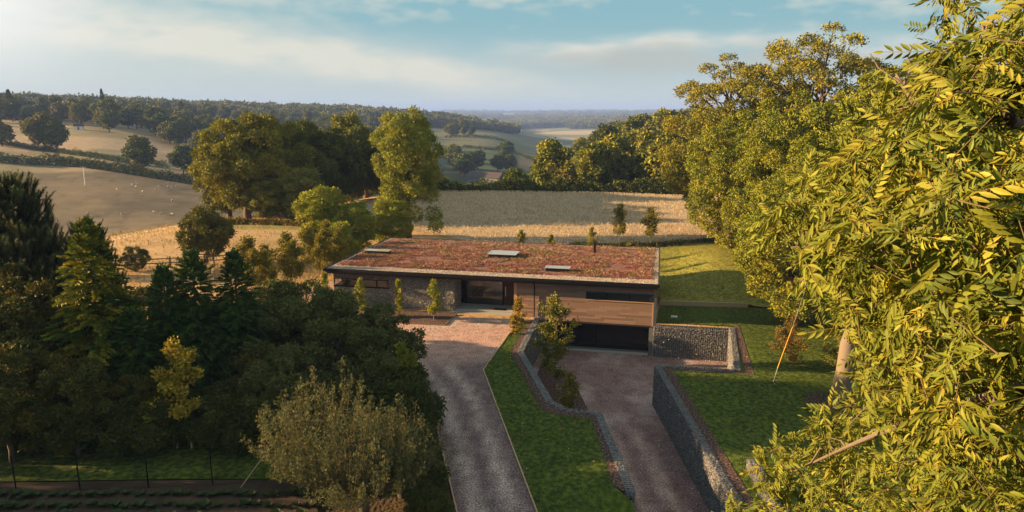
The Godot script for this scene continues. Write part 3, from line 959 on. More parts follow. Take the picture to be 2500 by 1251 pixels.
func gabion(called: String, label: String, path: Array, side: float, width: float, foot: Callable, top: Callable, group: String) -> void:
	# a wall of stones held in a cage: a dark core and loose stones on its faces and top
	var o := thing(called, label, "wall", Vector3.ZERO, 0.0, group)
	var core := Geo.new()
	var where := []
	var tints := PackedColorArray()
	var wires := Geo.new()
	var cols := [Color(0.055, 0.058, 0.066), Color(0.09, 0.09, 0.10), Color(0.14, 0.135, 0.14), Color(0.08, 0.07, 0.068), Color(0.19, 0.18, 0.18)]
	for i in path.size() - 1:
		var a: Vector2 = path[i]
		var b: Vector2 = path[i + 1]
		var along := (b - a).normalized()
		var off := Vector2(-along.y, along.x) * side
		var n := maxi(1, int(a.distance_to(b) / 1.0))
		for k in n:
			var p := a.lerp(b, float(k) / n)
			var q := a.lerp(b, float(k + 1) / n)
			var yt := [top.call(p.x, p.y), top.call(q.x, q.y)]
			var yf := [foot.call(p.x, p.y), foot.call(q.x, q.y)]
			var e := 0.04
			var w := [Vector3(p.x + off.x * e, yf[0], p.y + off.y * e), Vector3(q.x + off.x * e, yf[1], q.y + off.y * e)]
			var lift := [Vector3(0, yt[0] - yf[0] - e, 0), Vector3(0, yt[1] - yf[1] - e, 0)]
			var back := Vector3(off.x, 0, off.y) * (width - 2 * e)
			core.quad(w[0], w[1], w[1] + lift[1], w[0] + lift[0])
			core.quad(w[0] + back, w[0] + back + lift[0], w[1] + back + lift[1], w[1] + back)
			core.quad(w[0] + lift[0], w[1] + lift[1], w[1] + back + lift[1], w[0] + back + lift[0])
			core.quad(w[0], w[0] + lift[0], w[0] + back + lift[0], w[0] + back)
			core.quad(w[1], w[1] + back, w[1] + back + lift[1], w[1] + lift[1])
			var out := -Vector3(off.x, 0, off.y)
			stones_on(w[0], w[1], (lift[0] + lift[1]) * 0.5, out, 0.11, [], where, tints, cols, 0.2)
			stones_on(w[0] + lift[0], w[1] + lift[1], back, Vector3.UP, 0.12, [], where, tints, cols, 0.2)
			if k == 0 and i == 0: stones_on(w[0] + back, w[0], lift[0], -Vector3(along.x, 0, along.y), 0.125, [], where, tints, cols, 0.2)
			if k == n - 1 and i == path.size() - 2: stones_on(w[1] + back, w[1], lift[1], Vector3(along.x, 0, along.y), 0.125, [], where, tints, cols, 0.2)
			# cage wires over the top
			for m in 7:
				var t: Vector3 = w[0].lerp(w[1], m / 7.0) + lift[0].lerp(lift[1], m / 7.0) + Vector3(0, 0.075, 0)
				wires.tube([t - back * 0.04, t + back * 1.04], [0.009, 0.009], 3)
				wires.tube([t - back * 0.04, t - back * 0.04 - (lift[0] + lift[1]) * 0.5 - Vector3(0, 0.05, 0) + out * 0.03], [0.009, 0.009], 3)
	part("core", core.done(), M.core, o)
	scatter("stones", o, rock(9, 0.8), M.stone, where, tints)
	part("cage_wire", wires.done(), M.wire, o)


# ------------------------------------------------------------------ sky
func sky_at(az: float, el: float) -> Color:
	# air and clouds towards bearing az (0 ahead, right positive) and height el, both in degrees
	var e := maxf(el, 0.0)
	var c := Color(0.58, 0.66, 0.64).lerp(Color(0.27, 0.50, 0.56), smoothstep(0.3, 7.5, e)).lerp(Color(0.50, 0.59, 0.60), smoothstep(9.0, 30.0, e))
	var warm := Color(0.80, 0.78, 0.66)
	var n1 := nz.get_noise_3d(az * 2.0, el * 9.0, 11.0)
	var n2 := nz.get_noise_3d(az * 5.5, el * 20.0, 47.0)
	var n3 := nz.get_noise_3d(az * 14.0, el * 40.0, 90.0)
	# a long bank of thin cloud sinking to the right
	var mid := 2.1 - az * 0.125
	var w := exp(-pow((el - mid) / (1.15 - az * 0.035 if az < 15.0 else 0.7), 2.0)) * smoothstep(12.0, -8.0, az) * smoothstep(-75.0, -45.0, az)
	c = c.lerp(warm, clampf(w * (0.80 + 0.9 * n1 + 0.7 * n2 + 0.4 * n3), 0.0, 0.92))
	# a heap of soft cloud to the right, grey beneath
	var top := 4.6 + 1.3 * exp(-pow((az - 11.5) / 5.0, 2.0)) + 0.9 * exp(-pow((az - 19.0) / 5.0, 2.0)) + 1.4 * n1 + 0.5 * n2
	var bulk := smoothstep(top + 0.9, top - 0.9, el) * smoothstep(2.0 + n1, 4.2 + n1, el) * smoothstep(-2.5, 5.0, az + 6.0 * n1) * smoothstep(36.0, 24.0, az)
	c = c.lerp(Color(0.52, 0.55, 0.51).lerp(Color(0.86, 0.82, 0.70), smoothstep(top - 1.5, top + 0.1, el)), clampf(bulk * (0.72 + 0.9 * n2 + 0.4 * n3), 0.0, 0.9))
	# high veils, everywhere
	var veil := clampf(0.2 + 0.9 * n3 + 1.5 * nz.get_noise_3d(az * 1.1 + el * 1.6, el * 4.0, 5.0) + 0.6 * n1 + 0.25 * n3, 0.0, 1.0)
	c = c.lerp(Color(0.66, 0.70, 0.64), veil * 0.8 * smoothstep(4.0, 8.0, el + az * 0.06))
	# bright haze low in the west
	var glow := exp(-(pow((az + 37.0) / 5.6, 2.0) + pow((el - 6.8) / 4.0, 2.0)))
	var wide := exp(-(pow((az + 42.0) / 17.0, 2.0) + pow((el - 5.0) / 6.0, 2.0)))
	c = c.lerp(Color(0.92, 0.90, 0.80), wide * 0.5).lerp(Color(1.0, 1.0, 0.96), glow * 0.95)
	return c


func heaven() -> Image:
	var wide := 4096
	var tall := 2048
	var coarse := Image.create(512, 256, false, Image.FORMAT_RGB8)
	for j in 256:
		var el := 90.0 - (j + 0.5) / 256.0 * 180.0
		for i in 512:
			var az := (i + 0.5) / 512.0 * 360.0
			if az > 180.0: az -= 360.0
			coarse.set_pixel(i, j, sky_at(az, el).linear_to_srgb() if el > -2.0 else Color(0.30, 0.28, 0.24))
	coarse.resize(wide, tall, Image.INTERPOLATE_BILINEAR)
	for j in range(int((90.0 - 16.0) / 180.0 * tall), int(91.5 / 180.0 * tall)):
		var el := 90.0 - (j + 0.5) / tall * 180.0
		for i in range(-500, 500):
			coarse.set_pixel((i + wide) % wide, j, sky_at((i + 0.5) / wide * 360.0, el).linear_to_srgb())
	return coarse


# ------------------------------------------------------------------ grounds
func track_tint(p: Vector2, line: Array, dark: Color, pale: Color) -> Color:
	var best := 1e9
	var across := 0.0
	for i in line.size() - 1:
		var q := Geometry2D.get_closest_point_to_segment(p, line[i], line[i + 1])
		var d := p.distance_to(q)
		if d < best:
			best = d
			var t: Vector2 = (line[i + 1] - line[i]).normalized()
			across = (p - q).dot(Vector2(-t.y, t.x))
	var w := nz.get_noise_2d(p.x * 12.0, p.y * 12.0)
	var k := exp(-pow((absf(across + w * 0.25) - 0.72) / 0.36, 2.0))
	k = clampf(k * (0.95 + 0.8 * w) + 0.3 * nz.get_noise_2d(p.x * 40.0, p.y * 40.0), 0.0, 1.0)
	return dark.lerp(pale, k)


func drive_tint(x: float, z: float) -> Color:
	var c := track_tint(Vector2(x, z), [Vector2(3.3, -5), Vector2(-0.6, -25.6), Vector2(-3.2, -38), Vector2(-5.2, -43)], Color(0.36, 0.30, 0.325), Color(1.0, 0.95, 0.91))
	var w := nz.get_noise_2d(x * 7.0 + 90.0, z * 7.0)
	var yard := Color(0.95, 0.72, 0.64).lerp(Color(1.0, 0.92, 0.82), clampf(0.3 + w * 2.2, 0, 1))
	return c.lerp(yard, smoothstep(-41.0, -45.0, z + w * 2.0))


func ramp_tint(x: float, z: float) -> Color:
	var c := track_tint(Vector2(x, z), [Vector2(7.4, -5), Vector2(7.1, -26), Vector2(6.6, -35), Vector2(6.2, -40)], Color(0.42, 0.325, 0.34), Color(1.0, 0.84, 0.78))
	var w := nz.get_noise_2d(x * 9.0, z * 9.0)
	return c.lerp(Color(0.55, 0.43, 0.44).lerp(Color(0.9, 0.82, 0.86), clampf(0.2 + w * 2.0, 0, 1)), smoothstep(-36.0, -40.0, z))


func rear_level(x: float, z: float) -> float:
	return 0.02 + 0.3 * smoothstep(-60.0, -56.5, z) * smoothstep(20.5, 18.5, x) + 1.2 * smoothstep(-56.4, -68.0, z) * smoothstep(-86.0, -72.0, z) * smoothstep(12.0, 19.0, x + (z + 57.0) * 0.21) + (land(x, z) if z < -74.0 else 0.0) + 0.06 * nz.get_noise_2d(x * 3.0, z * 3.0)


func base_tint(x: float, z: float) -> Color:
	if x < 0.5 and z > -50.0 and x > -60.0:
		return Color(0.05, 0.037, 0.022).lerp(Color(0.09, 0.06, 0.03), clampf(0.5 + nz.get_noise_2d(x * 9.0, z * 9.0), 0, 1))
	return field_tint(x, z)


func edging(path: Array, y: float, high: float, thick: float) -> ArrayMesh:
	var g := Geo.new()
	for i in path.size() - 1:
		var a := Vector3(path[i].x, y, path[i].y)
		var b := Vector3(path[i + 1].x, y, path[i + 1].y)
		var s := (b - a).normalized().cross(Vector3.UP) * thick * 0.5
		var u := Vector3(0, high, 0)
		g.quad(a - s, b - s, b - s + u, a - s + u)
		g.quad(a + s, a + s + u, b + s + u, b + s)
		g.quad(a - s + u, b - s + u, b + s + u, a + s + u)
		g.quad(a - s, a - s + u, a + s + u, a + s)
		g.quad(b - s, b + s, b + s + u, b - s + u)
	return g.done()


func pv(list: Array) -> PackedVector2Array:
	var out := PackedVector2Array()
	for p in list: out.append(Vector2(p[0], p[1]))
	return out


func grounds() -> void:
	var sunk := pv([[1.9, -53.0], [0.5, -44.55], [2.0, -36.4], [2.75, -35.3], [4.6, -34.8], [5.0, -27.0], [5.3, -20], [5.8, -4], [9.5, -4], [9.3, -12], [9.2, -25.6], [9.1, -42.0], [13.9, -41.2], [16.2, -50.0], [10.9, -51.2]])
	var disc := PackedVector2Array()
	for k in 48: disc.append(Vector2(cos(TAU * k / 48), sin(TAU * k / 48)) * 63.0)
	var cellar := pv([[1.0, -53.2], [10.9, -51.2], [13.6, -64.0], [3.8, -66.0]])
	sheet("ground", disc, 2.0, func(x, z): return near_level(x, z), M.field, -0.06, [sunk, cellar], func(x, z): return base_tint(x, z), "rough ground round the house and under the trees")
	sheet("driveway", pv([[2.1, -5], [-2.22, -25.6], [-4.82, -38.06], [-7.5, -42.5], [-13, -45], [-18, -48], [-20.5, -53], [-19, -60], [-16.5, -66], [-15.2, -66], [-15.5, -56.5], [-14.5, -55.2], [1.2, -52.0], [0.37, -51.16], [-1.78, -41.31], [0.99, -25.6], [4.6, -5]]), 0.4, func(x, z): return 0.0, M.gravel, 0.0, [], func(x, z): return drive_tint(x, z), "pale gravel drive with darker middle opening into the forecourt")
	sheet("ramp", sunk, 0.4, func(x, z): return ramp_level(x, z), M.gravel, 0.0, [], func(x, z): return ramp_tint(x, z), "sunken gravel ramp down to the dark garage bay")
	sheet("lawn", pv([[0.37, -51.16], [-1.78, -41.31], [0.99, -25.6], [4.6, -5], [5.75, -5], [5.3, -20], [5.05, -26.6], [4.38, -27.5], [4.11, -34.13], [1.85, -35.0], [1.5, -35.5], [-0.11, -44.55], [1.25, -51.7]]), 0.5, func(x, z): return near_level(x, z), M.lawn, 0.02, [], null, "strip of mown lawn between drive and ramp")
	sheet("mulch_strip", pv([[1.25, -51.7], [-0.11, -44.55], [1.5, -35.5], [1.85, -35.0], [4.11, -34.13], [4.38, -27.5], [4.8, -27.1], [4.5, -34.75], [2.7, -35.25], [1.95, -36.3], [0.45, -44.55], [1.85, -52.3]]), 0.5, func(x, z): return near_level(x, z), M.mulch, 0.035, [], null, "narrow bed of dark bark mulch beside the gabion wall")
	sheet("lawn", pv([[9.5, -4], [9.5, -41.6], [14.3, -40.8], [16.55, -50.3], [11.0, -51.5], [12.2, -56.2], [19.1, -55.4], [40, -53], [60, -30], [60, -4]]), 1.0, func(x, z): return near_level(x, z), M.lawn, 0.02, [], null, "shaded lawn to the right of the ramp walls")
	sheet("mulch_strip", pv([[9.42, -10], [9.42, -41.75], [14.35, -40.9], [16.5, -50.3], [16.95, -50.3], [14.75, -40.45], [9.95, -41.25], [9.95, -10]]), 0.5, func(x, z): return near_level(x, z), M.mulch, 0.035, [], null, "bark mulch border on top of the right-hand retaining wall")
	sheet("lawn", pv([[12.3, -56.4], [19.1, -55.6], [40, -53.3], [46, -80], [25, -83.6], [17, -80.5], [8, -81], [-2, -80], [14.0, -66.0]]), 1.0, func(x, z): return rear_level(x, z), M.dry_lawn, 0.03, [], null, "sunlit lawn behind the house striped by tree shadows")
	sheet("stubble_field", pv([[-17, -97], [-24, -110], [-28, -122], [-22, -137], [0, -141], [40, -137], [75, -120], [95, -92], [46, -81], [25, -84.6], [8, -82], [-6, -85.5], [-12, -92]]), 2.0, func(x, z): return land(x, z), M.stubble, 0.05, [], null, "field of pale cereal stubble behind the house")
	sheet("planting_bed", pv([[-15.1, -52.3], [-5.0, -50.55], [-4.35, -53.6], [-14.9, -55.8]]), 0.5, func(x, z): return 0.0, M.mulch, 0.05, [], null, "bed of dark bark chips below the flint wall")
	sheet("planting_bed", pv([[2.4, -50.5], [4.3, -45.5], [4.75, -41.2], [4.4, -38.2], [2.7, -37.2], [1.3, -44.6]]), 0.5, func(x, z): return ramp_level(x, z), M.mulch, 0.08, [], null, "dark bed with a sapling in the bend of the ramp")
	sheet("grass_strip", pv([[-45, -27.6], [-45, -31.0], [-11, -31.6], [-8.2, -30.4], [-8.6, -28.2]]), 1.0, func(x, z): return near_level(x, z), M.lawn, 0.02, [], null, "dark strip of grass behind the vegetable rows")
	sheet("vegetable_plot", pv([[-45, -27.5], [-8.6, -28.1], [-6, -20], [-45, -18]]), 1.0, func(x, z): return near_level(x, z), M.soil, 0.02, [], null, "dark soil of the vegetable plot inside the wire fence")
	sheet("mulch_ring", pv([[16.0, -36.2], [16.5, -35.3], [17.6, -35.1], [18.7, -36.0], [18.6, -37.3], [17.6, -37.9], [16.5, -37.4]]), 0.5, func(x, z): return near_level(x, z), M.mulch, 0.035, [], null, "ring of bark mulch round the leaning trunk")
	# loose stones on the gravel
	rng.seed = 301
	var where := []
	var tints := PackedColorArray()
	for k in 26000:
		var p := Vector3(rr(-20, 4), 0.012, rr(-55, -22))
		if k % 3 == 0:
			p = Vector3(rr(0.8, 16), 0, rr(-52, -22))
			if not Geometry2D.is_point_in_polygon(Vector2(p.x, p.z), sunk): continue
			p.y = ramp_level(p.x, p.z) + 0.012
		elif p.z > -42.0 and absf(p.x - lerpf(-3.3, 0.4, (p.z + 38.0) / 14.0)) > 1.75: continue
		elif p.x < -15.5 + (p.z + 50.0) * -0.9 and p.z > -50.0: continue
		elif Geometry2D.is_point_in_polygon(Vector2(p.x, p.z), pv([[0.37, -51.16], [-1.78, -41.31], [5, -38], [5, -55], [1.2, -52.5]])): continue
		elif Geometry2D.is_point_in_polygon(Vector2(p.x, p.z), pv([[-15.1, -52.3], [-5.0, -50.55], [-4.35, -53.6], [-14.9, -55.8]])): continue
		elif p.z < -52.6 - (p.x - 1.0) * -0.2: continue
		where.append(Transform3D(facing(unit(), 0.0).scaled(Vector3.ONE * rr(0.025, 0.06)), p))
		tints.append(pick([Color(0.45, 0.38, 0.37), Color(0.30, 0.245, 0.25), Color(0.17, 0.14, 0.145), Color(0.38, 0.28, 0.26), Color(0.62, 0.57, 0.54)]))
	var loose := scatter("gravel_stones", self, rock(15), M.stone, where, tints)
	tag(loose, "loose pink and grey stones strewn over the gravel", "gravel")
	# timber edgings along the drive and the beds
	for e in [["drive edging", [Vector2(2.1, -5), Vector2(-2.22, -25.6), Vector2(-4.82, -38.06)], "thin board edging the drive on the tree side"], ["lawn edging", [Vector2(4.6, -5), Vector2(0.99, -25.6), Vector2(-1.78, -41.31), Vector2(0.37, -51.16)], "thin board edging the drive along the mown lawn"], ["bed edging", [Vector2(-15.1, -52.3), Vector2(-5.0, -50.55), Vector2(-4.35, -53.6)], "thin dark board round the bed below the flint wall"]]:
		var o := MeshInstance3D.new()
		o.name = numbered("board_edging")
		o.mesh = edging(e[1], -0.05, 0.13, 0.06)
		o.set_surface_override_material(0, M.timber if e[0] == "bed edging" else M.stake)
		add_child(o)
		tag(o, e[2], "edging")
	# gabions
	var deep := func(x, z): return ramp_level(x, z) - 0.1
	gabion("gabion_wall", "bent stone gabion wall between the lawn strip and the ramp", [Vector2(2.2, -52.5), Vector2(0.76, -44.55), Vector2(2.26, -36.49), Vector2(2.98, -35.5), Vector2(4.79, -35.0), Vector2(5.22, -27.08)], 1.0, 0.45, deep, func(x, z): return 0.1, "gabion walls of the ramp")
	gabion("gabion_wall", "long straight gabion wall along the far side of the ramp", [Vector2(8.95, -42.1), Vector2(9.04, -25.6), Vector2(9.15, -12.0)], -1.0, 0.45, deep, func(x, z): return 0.1, "gabion walls of the ramp")
	gabion("gabion_wall", "short gabion wall closing the yard in front of its grass bank", [Vector2(9.42, -42.1), Vector2(13.75, -41.31)], 1.0, 0.45, deep, func(x, z): return 0.1, "gabion walls of the ramp")
	gabion("gabion_wall", "sunlit gabion wall at the end of the sunken yard", [Vector2(13.75, -41.31), Vector2(16.05, -49.9)], 1.0, 0.45, deep, func(x, z): return near_level(x, z) + 0.1, "gabion walls of the ramp")
	gabion("gabion_wall", "wide gabion wall facing the viewer beside the garage", [Vector2(16.05, -49.9), Vector2(10.75, -51.02)], 1.0, 0.45, deep, func(x, z): return -0.2, "gabion walls of the ramp")
	gabion("gabion_wall", "low freestanding gabion wall under the near ash leaves", [Vector2(10.5, -29.0), Vector2(10.25, -25.5), Vector2(10.5, -19.0)], -1.0, 0.5, func(x, z): return -0.2, func(x, z): return 0.55, "gabion walls of the ramp")
	# sleeper step between the two lawns, and small fittings
	var sl := thing("sleeper_step", "low timber sleeper step between upper and lower lawn", "retaining wall")
	for k in 3:
		var a := Vector2(12.2, -56.35).lerp(Vector2(19.3, -55.5), k / 3.0)
		var b := Vector2(12.2, -56.35).lerp(Vector2(19.3, -55.5), (k + 0.995) / 3.0)
		part("sleeper", edging([a, b], -0.35, 0.72, 0.14), M.stake, sl)
	var lamp := thing("garden_light", "small pale wall-washer light box lying in the dark grass", "garden light", Vector3(12.6, near_level(12.6, -52.6), -52.6), -0.2)
	part("housing", one_box(Vector3(-0.24, 0.0, -0.1), Vector3(0.24, 0.16, 0.1)), M.white, lamp)
	part("lens", one_box(Vector3(-0.2, 0.04, 0.1), Vector3(0.2, 0.12, 0.11)), M.zinc, lamp)
	var cane := thing("stay_wire", "orange guarded stay wire slanting out of the lawn", "stay wire", Vector3(15.5, 0, -39.4))
	var cg := Geo.new()
	cg.tube([Vector3(0, 0, 0), Vector3(0.28, 0.8, -0.2)], [0.012, 0.012], 5)
	part("wire", cg.done(), M.wire, cane)
	cg = Geo.new()
	cg.tube([Vector3(0.28, 0.8, -0.2), Vector3(1.25, 3.1, -0.9)], [0.027, 0.027], 8, true)
	part("guard", cg.done(), surface(Color(0.55, 0.26, 0.03), null, 1.0, 0.5), cane)
	cg = Geo.new()
	cg.tube([Vector3(1.25, 3.1, -0.9), Vector3(3.2, 8.0, -2.4)], [0.01, 0.01], 5)
	part("wire", cg.done(), M.wire, cane)


func fences() -> void:
	# post and rail fence along the tan field
	var o := thing("post_and_rail_fence", "dark post and rail fence crossing below the tan field", "fence")
	var line := [Vector2(-47, -68.0), Vector2(-38, -69.3), Vector2(-31.6, -70.8), Vector2(-26.5, -73.2), Vector2(-22.0, -75.5), Vector2(-17.0, -78.0)]
	for i in line.size() - 1:
		var n := int(line[i].distance_to(line[i + 1]) / 2.4)
		for k in n:
			var p: Vector2 = line[i].lerp(line[i + 1], float(k) / n)
			var q: Vector2 = line[i].lerp(line[i + 1], float(k + 1) / n)
			part("post", one_box(Vector3(-0.06, -0.2, -0.05), Vector3(0.06, 1.25, 0.05)), M.timber, o, spot(p.x, p.y))
			for y in [0.55, 1.0]: part("rail", edging([p, q], land(p.x, p.y) + y, 0.1, 0.05), M.timber, o)
	# chain link fence of the vegetable plot
	var c := thing("wire_mesh_fence", "dark wire mesh fence on thin posts by the vegetable rows", "fence")
	var posts := [Vector2(-23.5, -26.9), Vector2(-20.9, -27.05), Vector2(-18.3, -27.2), Vector2(-15.5, -27.4), Vector2(-12.85, -27.6), Vector2(-10.3, -28.0), Vector2(-8.4, -28.2)]
	for p in posts:
		var g := Geo.new()
		g.tube([Vector3(0, -0.3, 0), Vector3(0, 1.75, 0)], [0.03, 0.03], 6, true)
		part("post", g.done(), M.black, c, Vector3(p.x, near_level(p.x, p.y), p.y))
	for i in posts.size() - 1:
		var g := Geo.new()
		var a: Vector2 = posts[i]
		var b: Vector2 = posts[i + 1]
		var along := Vector3(b.x - a.x, 0, b.y - a.y)
		var from := Vector3(a.x, 0.05, a.y)
		var n := int(along.length() / 0.14)
		for k in range(-11, n):
			for s in [1.0, -1.0]:
				# a diagonal wire, cut to the panel
				var x0 := float(k) * 0.14
				var x1 := x0 + 1.6
				var y0 := 0.0
				var y1 := 1.6
				if x0 < 0.0: y0 = -x0; x0 = 0.0
				if x1 > along.length(): y1 = 1.6 - (x1 - along.length()); x1 = along.length()
				if y1 - y0 < 0.05: continue
				if s < 0: y0 = 1.6 - y0; y1 = 1.6 - y1
				var d := along.normalized()
				var p := from + d * x0 + Vector3(0, y0, 0)
				var q := from + d * x1 + Vector3(0, y1, 0)
				g.tube([p, q], [0.0035, 0.0035], 3)
		for y in [0.0, 1.6]: g.tube([from + Vector3(0, y, 0), from + along + Vector3(0, y, 0)], [0.006, 0.006], 3)
		part("wire_mesh", g.done(), M.black, c)
	var g := Geo.new()
	g.tube([Vector3(0, 0, 0), Vector3(1.15, 1.55, -0.5)], [0.025, 0.025], 6, true)
	part("brace", g.done(), M.stake, c, Vector3(-11.6, 0.0, -27.4))
	# low stock fence at the back of the rear lawn
	var s := thing("stock_fence", "low dark stock fence between rear lawn and stubble", "fence")
	var back := [Vector2(6, -81.2), Vector2(17, -81.0), Vector2(25, -84.2), Vector2(40, -82.5)]
	for i in back.size() - 1:
		var n := int(back[i].distance_to(back[i + 1]) / 2.0)
		for k in n:
			var p: Vector2 = back[i].lerp(back[i + 1], float(k) / n)
			part("post", one_box(Vector3(-0.04, -0.1, -0.04), Vector3(0.04, 1.0, 0.04)), M.timber, s, spot(p.x, p.y))
		for y in [0.3, 0.6, 0.9]: part("wire", edging([back[i], back[i + 1]], y, 0.012, 0.012), M.black, s)


# ------------------------------------------------------------------ planting
const GREEN := [Color(0.070, 0.098, 0.015), Color(0.105, 0.128, 0.02), Color(0.045, 0.066, 0.012)]
const OLIVE := [Color(0.13, 0.135, 0.024), Color(0.09, 0.10, 0.017), Color(0.17, 0.155, 0.025)]
const YELLOW := [Color(0.24, 0.23, 0.02), Color(0.17, 0.19, 0.018), Color(0.30, 0.255, 0.025)]
const LIME := [Color(0.25, 0.27, 0.03), Color(0.19, 0.22, 0.025), Color(0.31, 0.285, 0.036)]
const RUST := [Color(0.26, 0.12, 0.03), Color(0.22, 0.14, 0.03), Color(0.15, 0.11, 0.025)]
const DARK := [Color(0.055, 0.072, 0.018), Color(0.075, 0.088, 0.02), Color(0.045, 0.058, 0.016)]


func compound_leaf(seed_: int, pairs: int, length: float, droop: float) -> ArrayMesh:
	# one ash leaf: a stalk along +Y with paired pointed leaflets and one at the end
	rng.seed = seed_
	var g := Geo.new()
	var stalk := []
	for k in pairs + 2:
		var t := float(k) / (pairs + 1)
		stalk.append(Vector3(0, t * length * 0.75, -droop * t * t * length))
	for k in range(0, pairs + 1):
		var a: Vector3 = stalk[k]
		var b: Vector3 = stalk[k + 1]
		g.quad(a + Vector3(0.0018, 0, 0), b + Vector3(0.0014, 0, 0), b - Vector3(0.0014, 0, 0), a - Vector3(0.0018, 0, 0))
	g.paint(Color(0.75, 0.55, 0.35))
	for k in range(1, pairs + 2):
		for s in ([-1.0, 1.0] if k <= pairs else [0.0]):
			var p: Vector3 = stalk[k]
			var len_ := length * rr(0.30, 0.40)
			var wide := len_ * rr(0.115, 0.155)
			var along := Vector3(s * 0.85, 0.55 if s != 0.0 else 1.0, -0.35 - droop * 0.5 + rr(-0.2, 0.2)).normalized()
			var side := along.cross(Vector3(0, 0, 1)).normalized()
			var nrm := side.cross(along)
			side = side.rotated(along, rr(-0.5, 0.5))
			var row := []
			for q in [[0.06, 0.1], [0.3, 0.85], [0.55, 1.0], [0.8, 0.55], [1.0, 0.0]]:
				var c: Vector3 = p + along * len_ * q[0] - nrm * len_ * 0.22 * q[0] * q[0]
				row.append([c, c + side * wide * q[1] + nrm * wide * 0.35 * q[1], c - side * wide * q[1] + nrm * wide * 0.35 * q[1]])
			for q in row.size() - 1:
				g.quad(row[q][0], row[q + 1][0], row[q + 1][1], row[q][1])
				g.quad(row[q][0], row[q][2], row[q + 1][2], row[q + 1][0])
			var tone := rr(0.8, 1.15)
			g.paint(Color(tone, tone, tone))
	return g.done()


